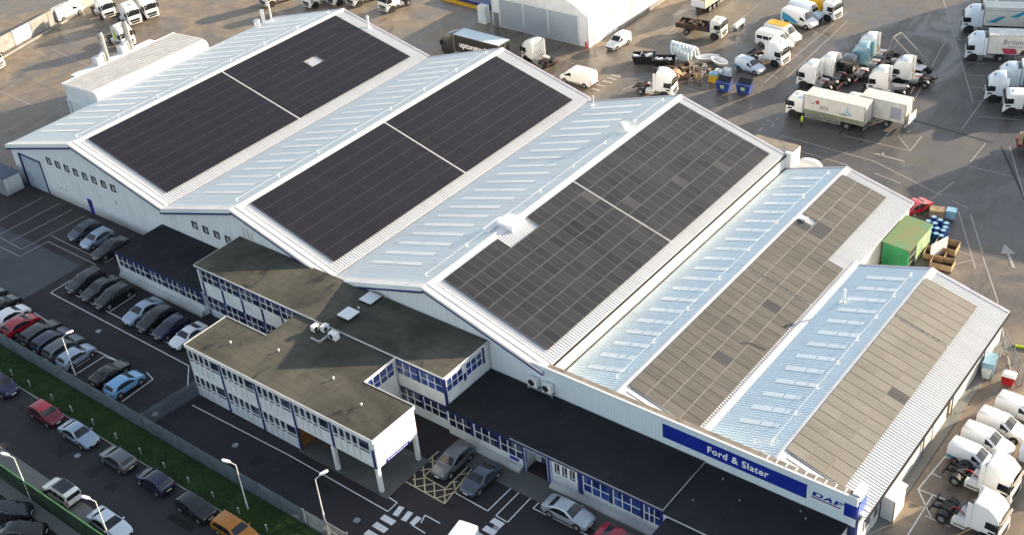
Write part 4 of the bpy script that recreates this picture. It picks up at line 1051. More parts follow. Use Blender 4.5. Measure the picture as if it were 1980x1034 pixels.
VANK={
 'small':dict(st=[(-2.18,.34,1.2,.80),(-2.14,.28,1.70,.84),(-2.02,.24,1.80,.86),(-1.0,.22,1.83,.87),(-.1,.22,1.82,.87),(.22,.22,1.74,.87),(.98,.22,1.18,.86),(1.15,.22,1.12,.86),(1.75,.22,.98,.83),(2.08,.27,.80,.76),(2.18,.36,.62,.66)],
   zb=1.06,tu=.12,H=1.83,wh=(-1.36,1.36,.32),sw=[(-.02,.06,.88),(.22,.05,.86),(.80,.05,.24)],ws=(.27,.94),hl=1.92),
 'transit':dict(st=[(-2.80,.42,1.5,.92),(-2.77,.36,2.20,.96),(-2.62,.34,2.36,.98),(-1.2,.32,2.42,.98),(.55,.32,2.42,.98),(1.0,.32,2.30,.98),(1.78,.32,1.42,.97),(1.95,.32,1.34,.96),(2.45,.32,1.16,.93),(2.74,.36,.95,.86),(2.82,.44,.72,.76)],
   zb=1.24,tu=.10,H=2.42,wh=(-1.75,1.80,.35),sw=[(.62,.04,.56),(1.05,.03,.60),(1.66,.03,.22)],ws=(1.06,1.74),hl=2.58),
}
def make_van(kind,label,windows=False,name=None):
    k=VANK[kind];root=thing(name or {'small':'small_van','transit':'panel_van'}[kind],label,'van');B=Body(k['st'],k['zb'],k['tu'],k['H'])
    B.shell(None).build('body',[M['paint']],root,smooth=38)
    rx,fx,wr=k['wh'];st=k['st'];w=st[3][3];b=MB()
    for x in (rx,fx):
        for sg in (1,-1):
            ya,yb=sorted((sg*(w-.10),sg*(w+.006)));b.tube((x,ya,wr+.03),(x,yb,wr+.03),wr+.075,n=18)
    b.box(rx+.45,-w-.006,st[3][1]+.10,fx-.45,w+.006,st[3][1]+.19);b.box(st[0][0]-.05,-w*.92,.38,st[0][0]+.1,w*.92,.60);b.box(st[-1][0]-.16,-.66,.40,st[-1][0]+.012,.66,.58)
    b.build('trim',M['trim'],root)
    for sg in (1,-1):
        side_glass(B,k['sw'],sg).build('side_window',M['carglass'],root)
        if windows:
            for xa,xb in ((-2.5,-1.55),(-1.45,-.5),(-.4,.5)): side_glass(B,[(xa,.04,.58),(xb,.04,.58)],sg).build('side_window',M['carglass'],root)
        m=MB();mx=k['ws'][1]-.30;mz=k['zb']+.12
        m.loft([[(mx+dx*s_,sg*(w+dy),mz+dz*s_) for dx,dz in ((-.07,-.12),(.07,-.10),(.06,.13),(-.05,.13))] for dy,s_ in ((-.02,.5),(.06,1),(.19,.95),(.22,.6))]);m.build('mirror',M['trim'],root,smooth=50)
        # sliding door outline and swage
        m=MB();x=k['sw'][0][0]-.05;y=w+.002
        for xx in (x,x-1.15 if kind=='transit' else x-.85): m.box(xx-.009,min(sg*(w-.02),sg*y),st[3][1]+.2,xx+.009,max(sg*(w-.02),sg*y),k['zb'])
        m.build('door_seam',M['trim'],root)
    top_glass(B,k['ws'][0],k['ws'][1],.90,.97).build('windscreen',M['carglass'],root)
    for x in (rx,fx):
        for sg in (1,-1): wheel(root,x,sg*(w-.095),wr,.22,wr*.60,'grey')
    h=k['hl'];q=B.ring(*B.interp(h))
    for sg in (1,-1):
        b=MB();z=q[5][2];y=q[3][1]
        b.face([(h-.16,sg*(y+.012),z-.10),(h+.10,sg*(y-.04),z-.22),(h+.12,sg*(y-.30),z-.09),(h-.10,sg*(y-.22),z+.03)]);b.build('headlight',M['lamp'],root)
        b=MB();ya,yb=sorted((sg*(st[0][3]-.10),sg*(st[0][3]+.01)));b.box(st[0][0]-.025,ya,.72,st[0][0]+.05,yb,1.25);b.build('tail_light',M['tail'],root)
    b=MB();b.box(st[0][0]-.02,-.006,.62,st[0][0]+.03,.006,st[1][2]-.1);b.build('door_seam',M['trim'],root)
    return root
# ---- lorries. Local origin at the ground under the cab front, x forward
def cab(P,high=True,paint='paint',L=2.25):
    top=3.72 if high else 2.95
    st=[(-L,.95,top-.06,1.20),(-L+.1,.95,top,1.23),(-1.15,.95,top-.06,1.24),(-.72,.95,(top-.34 if high else top-.04),1.24),(-.36,.80,(top-.72 if high else top-.12),1.24),(-.16,.60,(2.78 if high else 2.68),1.235),(.02,.42,1.72,1.22),(.10,.36,1.30,1.18),(.13,.36,.80,1.10)]
    B=Body(st,1.62,.035 if high else .03,top,.96);B.shell(None).build('cab',[M[paint]],P,smooth=33)
    top_glass(B,-.145,.012,.96,1.0,4).build('windscreen',M['carglass'],P)
    b=MB();b.box(.0,-1.02,.50,.15,1.02,.78).box(.03,-.85,.86,.155,.85,1.24);b.build('grille',M['trim'],P)
    for sg in (1,-1):
        b=MB();y=1.252
        b.face([(-1.12,sg*y,1.66),(-.20,sg*y,1.60),(-.26,sg*(y-.005),2.34),(-1.05,sg*(y-.005),2.36)]);b.build('side_window',M['carglass'],P)
        b=MB();ya,yb=sorted((sg*1.24,sg*1.25));b.box(-.78,ya,1.22,-.18,yb,1.44);b.build('kerb_window',M['carglass'],P)
        b=MB();ya,yb=sorted((sg*1.26,sg*1.50));b.box(-.18,ya,1.75,.02,yb,2.45).box(-.14,sorted((sg*1.2,sg*1.3))[0],2.30,-.06,sorted((sg*1.2,sg*1.3))[1],2.42);b.build('mirror',M['trim'],P)
        b=MB();ya,yb=sorted((sg*.72,sg*1.14));b.box(.06,ya,.58,.165,yb,.80);b.build('headlight',M['lamp'],P)
        b=MB();ya,yb=sorted((sg*1.02,sg*1.235));b.tube((-.98,ya,.53),(-.98,yb+(.01 if sg>0 else 0),.53),.66,n=22);b.build('wheel_arch',M['trim'],P)
    b=MB();b.loft([[(.02,y,2.60),(.22,y,2.50),(.22,y,2.46),(.0,y,2.54)] for y in (-1.1,1.1)]);b.build('sun_visor',M['trim'],P)
    z=(top-.30) if high else top+.0
    b=MB();b.face([(-1.02,-.34,B.interp(-1.02)[2]+.03),(-.78,-.34,B.interp(-.78)[2]+.03),(-.78,.34,B.interp(-.78)[2]+.03),(-1.02,.34,B.interp(-1.02)[2]+.03)]);b.build('roof_hatch',M['grey'],P)
    if high:
        for sg in (1,-1):
            b=MB();ya,yb=sorted((sg*1.17,sg*1.235));b.box(-L-.42,ya,.98,-L-.01,yb,top-.18);b.build('side_fairing',[M[paint]],P)
    for sg in (1,-1): wheel(P,-.98,sg*1.06,.50,.30,.29,'grey')
    return B
def chassis(P,L,rear=(-4.6,),tank=True):
    b=MB()
    for y in (-.42,.42): b.box(-L,y-.06,.72,-.3,y+.06,.98)
    x=-1.0
    while x>-L+.2: b.box(x-.06,-.36,.76,x+.06,.36,.92);x-=.9
    b.build('chassis_frame',M['chassis'],P)
    for r in rear:
        for sg in (1,-1):
            wheel(P,r,sg*.92,.50,.56,.27,'grey')
            m=MB();a=[]
            for k in range(8):
                t=math.radians(18+k*20.5);a.append((r+.60*math.cos(t),.52+.60*math.sin(t)))
            for (xa,za),(xb,zb) in zip(a[:-1],a[1:]): m.face([(xa,sg*.64,za),(xb,sg*.64,zb),(xb,sg*1.22,zb),(xa,sg*1.22,za)])
            m.build('mudguard',M['trim'],P,fix=False,smooth=60)
    if tank:
        for sg in (1,-1):
            b=MB();b.tube((-3.55,sg*.90,.72),(-2.45,sg*.90,.72),.31,n=14);b.build('fuel_tank',M['alu'] if sg<0 else M['grey'],P,smooth=40)
def make_tractor(label,high=True):
    r=thing('tractor_unit',label,'tractor unit');cab(r,high);chassis(r,5.7,(-4.55,))
    b=MB();b.slab([(-4.9,-.45),(-4.15,-.5),(-4.0,0),(-4.15,.5),(-4.9,.45),(-5.25,.30),(-4.8,.05),(-4.8,-.05),(-5.25,-.3)],1.0,1.13);b.build('fifth_wheel',M['chassis'],r)
    b=MB();b.box(-3.55,-.75,1.0,-2.45,.75,1.05);b.build('catwalk',M['alu'],r)
    b=MB()
    for y in (-.5,-.2,.2,.5): b.tube((-2.42,y,2.1),(-2.9,y*.8,1.25),.03,n=5)
    b.build('air_lines',M['trim'],r)
    b=MB();b.tube((-2.75,.9,1.05),(-2.75,.9,2.0),.10,n=10);b.build('exhaust',M['alu'],r)
    b=MB();b.box(-3.75,-1.18,.45,-2.60,-.58,1.06);b.build('battery_box',M['cladding_w'],r)
    b=MB();b.tube((-3.9,.30,.62),(-3.0,.30,.62),.16,n=10);b.build('air_tank',M['steel'],r,smooth=40)
    b=MB();b.box(-5.72,-1.1,.78,-5.62,1.1,1.0);b.build('rear_crossmember',M['chassis'],r)
    b=MB();b.tube((-3.0,-.2,1.06),(-3.7,.1,1.2),.05,n=6).tube((-3.7,.1,1.2),(-4.2,.0,1.16),.05,n=6);b.build('brake_hose',M['red'],r)
    for sg in (1,-1): b=MB();b.box(-5.78,sg*.85-.15,.75,-5.70,sg*.85+.15,.95);b.build('tail_light',M['tail'],r)
    return r
def box_body(P,x0,x1,z0,z1,w,side,roof,name='box_body',lower=None):
    b=MB();b.box(x0,-w,z0,x1,w,z1);bx=b.build(name,[side],P)
    b=MB();b.box(x0+.02,-w+.02,z1+.001,x1-.02,w-.02,z1+.03);b.build('roof',[roof],bx)
    b=MB()
    for y in (-w,w):
        for z in (z0,z1-.04): b.box(x0-.02,y-.025,z,x1+.02,y+.025,z+.07)
        for x in (x0,x1): b.box(x-.035,y-.028,z0,x+.035,y+.028,z1+.03)
    b.build('edge_trim',M['alu'],bx)
    if lower:
        b=MB()
        for y in (-w-.012,w+.001): b.box(x0+.03,y,z0+.08,x1-.03,y+.011,z0+.62)
        b.build('lower_band',lower,bx)
    b=MB()
    for y in (-.02,.02): b.box(x0-.03,y-.012,z0+.1,x0-.002,y+.012,z1-.1)
    b.box(x0-.05,-w*.8,z0+.05,x0-.003,-w*.8+.03,z1-.1).box(x0-.05,w*.8-.03,z0+.05,x0-.003,w*.8,z1-.1);b.build('rear_door',M['alu'],bx)
    return bx
def guard(P,x0,x1,w):
    for sg in (1,-1):
        b=MB()
        for z in (.52,.82): ya,yb=sorted((sg*(w-.06),sg*w));b.box(x0,ya,z,x1,yb,z+.14)
        for x in (x0+.1,(x0+x1)/2,x1-.1): ya,yb=sorted((sg*(w-.10),sg*(w-.061)));b.box(x-.04,ya,.52,x+.04,yb,1.1)
        b.build('side_guard',M['alu'],P)
def make_rigid(label,Lb=7.2,side=None,roof=None,high=False,lower=None):
    r=thing('box_lorry',label,'lorry');cab(r,high);L=2.5+Lb;chassis(r,L,(-L+2.3,),False)
    bx=box_body(r,-L,-2.45,1.08,3.72,1.27,side or M['cream'],roof or M['cream'],'box_body',lower);guard(r,-L+3.1,-2.7,1.26)
    b=MB();b.box(-L-.05,-1.2,.5,-L+.05,1.2,.66);b.build('rear_bumper',M['alu'],r)
    return r,bx,L
def make_artic(label,Lt=12.6,side=None,roof=None,high=True):
    r=thing('articulated_lorry',label,'lorry');cab(r,high);chassis(r,5.7,(-4.55,))
    x1=-2.75;x0=x1-Lt
    bx=box_body(r,x0,x1,1.20,3.95,1.275,side or M['cream'],roof or M['cream'],'trailer')
    for k in range(3):
        for sg in (1,-1): wheel(bx,x0+2.2+1.32*k,sg*.98,.50,.42,.27,'grey')
    guard(bx,x0+5.6,x1-3.6,1.26)
    for sg in (1,-1): b=MB();b.box(x1-3.1,sg*.8-.07,.1,x1-2.95,sg*.8+.07,1.2);b.build('landing_leg',M['grey'],bx)
    return r,bx,x0,x1

# ------------------------------------------------------------------ parked cars
pc={k:make_car(k,'proto') for k in CARK};used=set()
def car(kind,x,y,rz,paint,label,group):
    if kind in used: c=copy_tree(pc[kind])
    else: c=pc[kind];used.add(kind)
    place(c,x,y,math.radians(rz),label,group,.02)
    return c
todo=[]
def addcar(*a): todo.append(a)
G1='cars parked against the workshop gable';G2='cars parked along the offices';G3='cars parked along the palisade fence';G4='cars parked along the street verge';G5='cars in the lower car park'
addcar('hatchback',-22.9,12.5,-90,'slate','slate blue hatchback, leftmost of the three cars under the gable wall',G1)
addcar('hatchback',-19.9,12.2,-90,'silverblue','silver blue hatchback between two dark cars under the gable wall',G1)
addcar('saloon',-16.6,11.7,-90,'charcoal','dark car half hidden at the corner of the single storey office',G1)
addcar('estate',-13.2,5.7,-90,'charcoal','dark estate at the far left end of the row along the offices',G2)
addcar('saloon',-10.4,5.8,-90,'charcoal','dark saloon, middle of the left three along the offices',G2)
addcar('estate',-7.6,5.6,-90,'black','black estate next to the empty bay along the offices',G2)
addcar('saloon',-2.4,5.6,-90,'silverblue','silver blue saloon right of the empty bay along the offices',G2)
addcar('estate',.2,5.5,-90,'black','glossy black estate between the silver saloon and a navy hatchback',G2)
addcar('hatchback',2.8,5.4,-90,'navy','navy hatchback beside the white coupe by the front office',G2)
addcar('coupe',5.6,5.5,-90,'white','white rounded coupe closest to the front office corner',G2)
addcar('estate',-20.2,-2.6,90,'charcoal','dark car at the left edge, first in the row along the fence',G3)
addcar('hatchback',-17.4,-2.4,90,'black','black hatchback left of the white car along the fence',G3)
addcar('hatchback',-14.7,-3.0,90,'white','white hatchback in the row along the palisade fence',G3)
addcar('hatchback',-12.2,-3.4,90,'red','red hatchback parked along the palisade fence',G3)
addcar('estate',-8.9,-3.0,90,'charcoal','dark grey estate just right of the red hatchback',G3)
addcar('estate',-6.6,-3.1,90,'navy','navy estate with roof rails in the row along the fence',G3)
addcar('estate',-4.3,-3.2,90,'greygreen','grey green estate behind the lamp post along the fence',G3)
addcar('hatchback',-1.9,-3.4,90,'silverblue','silver blue hatchback right of the lamp post along the fence',G3)
addcar('coupe',3.6,-3.2,90,'black','black low coupe beside the light blue hatchback',G3)
addcar('hatchback',6.45,-3.45,90,'paleblue','light blue hatchback in the last bay before the gate',G3)
addcar('estate',-4.6,-10.7,0,'navy','dark navy car cut by the left edge on the street',G4)
addcar('hatchback',3.5,-10.75,0,'maroon','maroon hatchback parked along the grass verge',G4)
addcar('saloon',9.0,-10.75,0,'silverblue','pale silver saloon between the maroon car and the grey hatchback',G4)
addcar('hatchback',15.2,-10.8,180,'grey','grey silver hatchback parked facing the other way on the street',G4)
addcar('hatchback',20.6,-10.7,180,'navy','navy hatchback between the grey hatchback and the black car',G4)
addcar('hatchback',26.5,-10.8,0,'black','black hatchback with bright window line beside the orange car',G4)
addcar('estate',31.7,-10.7,0,'orange','orange estate parked at the right end of the street row',G4)
addcar('saloon',21.6,-16.4,0,'bluewhite','pale blue white saloon on the near pavement behind the lamp',G4)
addcar('estate',41.9,6.3,-90,'grey','grey estate with papers on its dash in the hatched box',"cars by the entrance")
addcar('coupe',45.4,6.0,-90,'slate','slate grey coupe next to the hatched box',"cars by the entrance")
addcar('saloon',54.3,6.9,0,'silver','silver saloon parked in the bay right of the entrance',"cars by the entrance")
addcar('coupe',59.7,6.7,0,'red','red coupe with black roof at the bottom edge by the canopy',"cars by the entrance")
addcar('estate',12.4,-20.9,40,'charcoal','dark car nearest the hedge panel in the lower car park',G5)
addcar('saloon',15.6,-21.6,40,'black','black saloon in the middle of the lower car park row',G5)
addcar('hatchback',18.6,-21.9,40,'navy','navy hatchback at the bottom edge of the lower car park',G5)
cars=[]
for kind,x,y,rz,paint,label,group in todo:
    cars.append((car(kind,x,y,rz,paint,label,group),paint,label))
for c,paint,label in cars:
    t={'car_paint':PT[paint]}
    repaint(c,t)
# ------------------------------------------------------------------ vans
vs=make_van('small','proto');vt=make_van('transit','proto');vm=make_van('transit','proto',True,'minibus')
uv=set()
def van(proto,x,y,rz,paint,label,group):
    c=proto if proto.name not in uv else copy_tree(proto);uv.add(proto.name)
    place(c,x,y,math.radians(rz),label,group,.012);return c
GV='white vans parked along the low workshop';GY='vans parked in the yard'
vl=[(vs,81.0,39.4,-3,'truckwhite','white small van furthest from the sign, by the red bin',GV),
 (vs,80.4,36.5,-3,'truckwhite','white small van, second from the red bin along the low workshop',GV),
 (vs,80.0,33.9,-3,'truckwhite','white small van, third from the red bin along the low workshop',GV),
 (vs,79.8,31.3,-3,'icewhite','white small van next to the nearest tractor units',GV),
 (vt,85.6,34.2,-3,'icewhite','bluish white van cut by the right edge behind the row of small vans',GV),
 (vs,3.9,90.0,-94,'truckwhite','white van parked against the white storage tent',GY),
 (vt,6.0,76.6,178,'truckwhite','large cream white van standing alone behind the second roof',GY),
 (vs,25.3,91.6,-8,'icewhite','small white van with blue flash beside the blue skips',GY),
 (vm,24.5,100.4,-4,'truckwhite','white minibus with dark side windows in the yard row',GY),
 (vt,24.3,103.3,-6,'truckwhite','white van with yellow roof panel next to the minibus',GY),
 (vt,24.0,109.3,-8,'truckwhite','white van with blue sweep on its side in the yard row',GY),
 (vt,23.6,112.4,-8,'icewhite','white van furthest along the yard row, behind the blue striped van',GY),
 (vt,-88.5,55.5,95,'truckwhite','white van behind the grey screen wall at the far left',GY)]
vmade=[]
for a in vl: vmade.append((van(a[0],a[1],a[2],a[3],a[4],a[5],a[6]),a[4]))
for v,p in vmade: repaint(v,{'car_paint':PT[p]})
def decal(P,pts,mat,name='decal'):
    b=MB();b.face(pts);return b.build(name,mat,P,fix=False)
yv=vmade[9][0]
for x0,x1 in ((-2.4,.7),):
    b=MB();b.box(x0,-.84,2.43,x1,.84,2.47);b.build('roof_panel',M['yellow'],yv)
bv=vmade[10][0]
decal(bv,[(-2.5,-.99,.75),(-.1,-.99,.55),(.6,-.99,.75),(-1.2,-.975,1.55),(-2.5,-.965,1.9)],M['cyan'],'blue_sweep')
decal(vmade[7][0],[(-2.1,-.885,.45),(-1.75,-.885,.42),(-1.55,-.885,.8),(-2.05,-.885,.95)],M['cyan'],'blue_flash')
decal(vmade[3][0],[(-2.1,-.885,.45),(-1.7,-.885,.42),(-1.5,-.885,.75),(-2.05,-.885,.85)],M['cyan'],'blue_flash')
whv=van(vt,*(49.54,-2.58),-80,'truckwhite','bright white van at the bottom edge by the zebra crossing','cars by the entrance');repaint(whv,{'car_paint':PT['truckwhite']})
suv=van(vs,14.5,-16.5,180,'truckwhite','white people carrier with dark glass roof on the near pavement',G4);repaint(suv,{'car_paint':PT['truckwhite']})
b=MB();b.box(-1.7,-.66,1.845,.05,.66,1.86);b.build('glass_roof',M['carglass'],suv)
b=MB();b.box(-2.19,-.68,1.18,-2.155,.68,1.62);b.build('rear_window',M['carglass'],suv)
for sg in (1,-1):
    B=Body(VANK['small']['st'],1.06,.12,1.83);side_glass(B,[(-1.9,.06,.8),(-1.05,.05,.86)],sg).build('side_window',M['carglass'],suv);side_glass(B,[(-.95,.05,.86),(-.1,.05,.86)],sg).build('side_window',M['carglass'],suv)
# ------------------------------------------------------------------ lorries and tractor units
GT='tractor units parked in the yard';GL='lorries parked along the right edge'
tr=make_tractor('proto');tl=make_tractor('proto',False);ut=set()
def tractor(proto,x,y,rz,label,paint='truckwhite',group=GT):
    c=proto if proto.name not in ut else copy_tree(proto);ut.add(proto.name)
    place(c,x,y,math.radians(rz),label,group,.012);tdone.append((c,paint));return c
tdone=[]
tractor(tr,*(-80.52,58.58),-12,'white tractor unit at the far left with a long chassis behind its cab')
tractor(tr,*(-73.61,58.85),-12,'white tractor unit, middle of the three in a row at the far left')
tractor(tr,*(-73.32,62.26),-12,'white tractor unit, right one of the three in a row at the far left')
ye=tractor(tr,*(-66.75,52.37),-6,'white tractor unit with a yellow panel behind the exhaust stacks')
decal(ye,[(-2.1,-1.275,1.5),(-1.3,-1.275,1.4),(-1.5,-1.275,2.6),(-2.1,-1.275,3.2)],M['lime'],'yellow_panel')
tractor(tr,*(-38.40,83.04),-98,'white tractor unit facing the workshop, right of the others at the top')
tractor(tr,*(-51.84,78.25),-98,'white tractor unit nearest the red lorry at the top')
tractor(tl,*(-48.79,81.06),-98,'cream low cab tractor unit between two white ones at the top','cream')
tractor(tr,*(-45.30,82.31),-98,'white tractor unit just right of the cream low cab at the top')
tractor(tr,-5.6,80.0,165,'white tractor unit showing above the second roof, next to the black lorry')
tractor(tr,20.1,79.6,10,'white tractor unit showing above the third roof ridge')
tractor(tr,28.8,95.4,-4,'white tractor unit beside the minibus, above the small blue flash van')
tractor(tr,33.3,91.2,182,'white tractor unit in the cluster, nearest above the box lorry')
tractor(tr,34.4,94.4,182,'white tractor unit in the cluster, second above the box lorry')
tractor(tr,36.9,99.6,-170,'pale blue tractor unit at the far corner of the cluster','teal')
tractor(tr,36.4,103.0,-170,'white tractor unit behind the pale blue one')
tractor(tr,42.2,93.6,190,'white tractor unit facing left in front of the pink backed one')
tractor(tr,43.7,97.9,190,'white tractor unit with a pink strip on its rear edge')
tractor(tl,36.6,96.4,186,'dark chassis of a black tractor unit beside the pale blue one','jet')
tractor(tr,84.0,28.9,-2,'white tractor unit behind the near row of vans, second from the bottom')
tractor(tr,84.7,24.2,-2,'white tractor unit at the bottom right corner')
for x,y,l in ((56.1,98.6,'white tractor unit at the right edge, closest to the box lorry'),(59.3,96.2,'white low cab lorry at the right edge, last of its row')): tractor(tr if x<57 else tl,x,y,202,l,'icewhite' if x<57 else 'truckwhite',GL)  # the bluish cab paint holds the cast of white in shade
tractor(tl,66.2,86.0,205,'white cab cut by the right edge, below the timber trailer','truckwhite',GL)
tractor(tl,-78.9,36.0,20,'white and green cab at the left edge below the screen wall','truckwhite',GT)
for t,p in tdone: repaint(t,{'car_paint':PT[p]})
# black artic behind the second roof
ar,bx,x0,x1=make_artic('black articulated lorry with pale roof and white lettering on its side',9.0,M['black'],M['signwhite'])
place(ar,-18.3,76.0,PI-.02,'black articulated lorry with pale roof and white lettering on its side');repaint(ar,{'car_paint':PT['jet']})
lettering('uptonsteel.co',1.25,M['letter'],bx,(x1-1.1,1.30,2.15),(PI/2,0,PI),bold=.02,depth=.006,sx=.98)
# box lorry with leaf logo
rl,bx,L=make_rigid('white box lorry with red and blue logos beside the person in hi-vis',8.2,M['cream'],M['cream'],False,M['greenband'])
place(rl,36.0,82.9,PI+.02,'white box lorry with red and blue logos beside the person in hi-vis');repaint(rl,{'car_paint':PT['truckwhite']})
def side_logo(P,pts,mat,y=1.30): decal(P,[(x,y,z) for x,z in pts],mat,'logo')
side_logo(bx,[(-4.6,3.15),(-4.3,3.3),(-4.0,3.0),(-4.2,2.7),(-4.5,2.75)],M['pinkred']);side_logo(bx,[(-3.9,2.75),(-3.55,2.85),(-3.6,2.55)],M['greenband'])
lettering('elis',.95,M['textgrey'],bx,(-4.7,1.30,2.15),(PI/2,0,PI),bold=.0,depth=.004)
for pts in ([(-8.6,3.1),(-8.35,3.2),(-8.25,2.9),(-8.5,2.8)],[(-8.5,2.75),(-8.2,2.75),(-8.3,2.35),(-8.6,2.4)],[(-8.9,2.4),(-8.5,2.45),(-8.6,2.05),(-9.0,2.1)],[(-8.1,2.4),(-7.8,2.35),(-7.8,2.2),(-8.1,2.2)]): side_logo(bx,pts,M['lightblue'])
side_logo(bx,[(-7.3,2.15),(-8.5,2.15),(-8.4,1.98),(-7.4,2.0)],M['greenband'])
# trailer body behind it
r2,bx2,L2_=make_rigid('shorter cream box lorry tucked behind the one with logos',6.0,M['cream'],M['cream'],False)
place(r2,42.3,85.9,PI+.02,'shorter cream box lorry tucked behind the one with logos');repaint(r2,{'car_paint':PT['cream']})
decal(bx2,[(-8.0,1.30,1.5),(-6.6,1.30,1.5),(-6.6,1.30,3.1),(-8.0,1.30,3.1)],M['chan'],'side_hatch');decal(bx2,[(-3.6,1.30,2.9),(-3.1,1.30,3.3),(-2.8,1.30,2.9),(-3.1,1.30,2.6)],M['textgrey'],'badge')
b=MB();b.box(-L2_-.55,-1.25,1.1,-L2_-.45,1.25,2.2);b.build('tail_lift',M['cream'],r2)
# right edge lorries
def rightlorry(x,y,label,side,deco):
    r,bx,x0,x1=make_artic(label,11.5,side,M['cream']);place(r,x,y,math.radians(202),label,GL);repaint(r,{'car_paint':PT['icewhite']});deco(bx,x0,x1);return r  # white cabs coloured bluish, as white looks in shade
def d1(bx,x0,x1):
    for a,b_,c in ((-3.2,1.7,M['cyan']),(-6.2,2.6,M['cyan'])): decal(bx,[(a,1.30,b_),(a-1.9,1.30,b_+1.0),(a-2.6,1.30,b_+1.0),(a-1.2,1.30,b_)],c,'stripe')
    decal(bx,[(-3.0,1.30,3.5),(-10,1.30,3.5),(-10,1.30,3.62),(-3.0,1.30,3.62)],M['chan'],'stripe')
def d2(bx,x0,x1):
    lettering('Britannia',.95,M['textgrey'],bx,(x1-1.9,1.30,2.75),(PI/2,0,PI),bold=.012,depth=.004,space=1.1);lettering('Bradstone',.45,M['textgrey'],bx,(x1-2.5,1.30,2.25),(PI/2,0,PI),depth=.004)
    decal(bx,[(x1-2.2,1.30,1.3),(x1-1.8,1.30,2.1),(x1-3.6,1.30,2.1),(x1-3.9,1.30,1.3)],M['pinkred'],'picture');decal(bx,[(x1-4.1,1.30,1.25),(x1-4.5,1.30,1.9),(x1-4.9,1.30,1.9),(x1-5.2,1.30,1.25)],M['brown'],'picture')
def d3(bx,x0,x1):
    decal(bx,[(x1-.3,1.30,1.3),(x1-8,1.30,1.3),(x1-8,1.30,3.2),(x1-.3,1.30,3.2)],M['cyan'],'blue_side');decal(bx,[(x1-1.0,1.305,1.3),(x1-1.6,1.305,1.3),(x1-2.6,1.305,3.2),(x1-1.9,1.305,3.2)],M['letter'],'stripe');decal(bx,[(x1-3.0,1.305,1.3),(x1-3.6,1.305,1.3),(x1-4.9,1.305,3.2),(x1-4.2,1.305,3.2)],M['letter'],'stripe')
rightlorry(45.4,118.6,'white lorry with blue slanted stripes at the top right edge',M['cream'],d1)
rightlorry(49.3,109.6,'white lorry with large pink grey lettering at the right edge',M['cream'],d2)
rightlorry(56.4,102.0,'white lorry with cyan trailer side at the right edge',M['signwhite'],d3)
gl,bxg,Lg=make_rigid('green and white cab lorry behind the blue striped one at the top right',6,M['white'],M['white'],False);place(gl,46.3,123.6,math.radians(202),'green and white cab lorry behind the blue striped one at the top right',GL);repaint(gl,{'car_paint':PT['truckwhite']})
b=MB();b.box(-1.7,-1.0,2.97,-.5,1.0,3.02);b.build('green_roof_stripe',M['palegreen'],gl)
# curtain sided trailer seen from behind, red lorry, flatbed with scrap
t=thing('box_trailer','box trailer with yellow banded rear doors and pale green side at the top edge','trailer',(8.3,105.8,0),PI/2)
bx=box_body(t,0,11,1.2,4.0,1.28,M['palegreen'],M['white'],'trailer_body')
decal(bx,[(-.06,-1.2,2.5),(-.06,1.2,2.5),(-.06,1.2,3.2),(-.06,-1.2,3.2)],M['yellow'],'rear_band');decal(bx,[(-.06,-1.2,1.3),(-.06,1.2,1.3),(-.06,1.2,2.49),(-.06,-1.2,2.49)],M['letter'],'rear_panel');decal(bx,[(-.065,-.9,3.25),(-.065,.2,3.25),(-.065,-.1,3.75),(-.065,-.8,3.7)],M['pinkred'],'rear_mark')
for k in range(3):
    for sg in (1,-1): wheel(t,1.9+1.3*k,sg*.98,.5,.4,.27,'grey')
guard(t,4.8,9,1.27)
t2=tractor(tl,*(-59.26,75.01),-98,'red lorry cab at the top edge, left of the white tractor units');repaint(t2,{'car_paint':PT['red']})
fb=thing('tipper_lorry','cream cab flatbed lorry loaded with brown scrap','lorry',(16.3,99.9,0),math.radians(6));cab(fb,False,'cream',1.75);chassis(fb,7.4,(-5.6,),False)
b=MB();b.box(-7.4,-1.2,1.05,-2.2,1.2,1.2).box(-7.4,-1.2,1.2,-2.2,-1.1,1.8).box(-7.4,1.1,1.2,-2.2,1.2,1.8).box(-7.4,-1.1,1.2,-7.3,1.1,1.7);b.build('load_bed',M['brown'],fb)
b=MB();b.box(-2.15,-1.2,1.0,-2.0,1.2,2.6);b.build('headboard',M['navy'],fb)
b=MB()
for k in range(16):
    b.obox(random.uniform(-6.8,-2.9),random.uniform(-.7,.7),1.21,random.uniform(.6,1.6),random.uniform(.2,.6),random.uniform(.2,.7),random.uniform(0,3))
b.build('scrap_load',[M['brown']],fb)
# orange recovery lorry at the end of the van row
orr=thing('recovery_lorry','white cab lorry with orange bed at the end of the van row','lorry',(*(28.21,113.47),0),math.radians(-8));cab(orr,False,'white',1.9);chassis(orr,7.5,(-5.6,),False)
b=MB();b.box(-7.5,-1.2,1.05,-2.3,1.2,1.25).box(-7.5,-1.2,1.25,-2.3,-1.12,1.9).box(-7.5,1.12,1.25,-2.3,1.2,1.9).box(-2.4,-1.2,1.25,-2.2,1.2,2.3);b.build('load_bed',M['yellow'],orr)
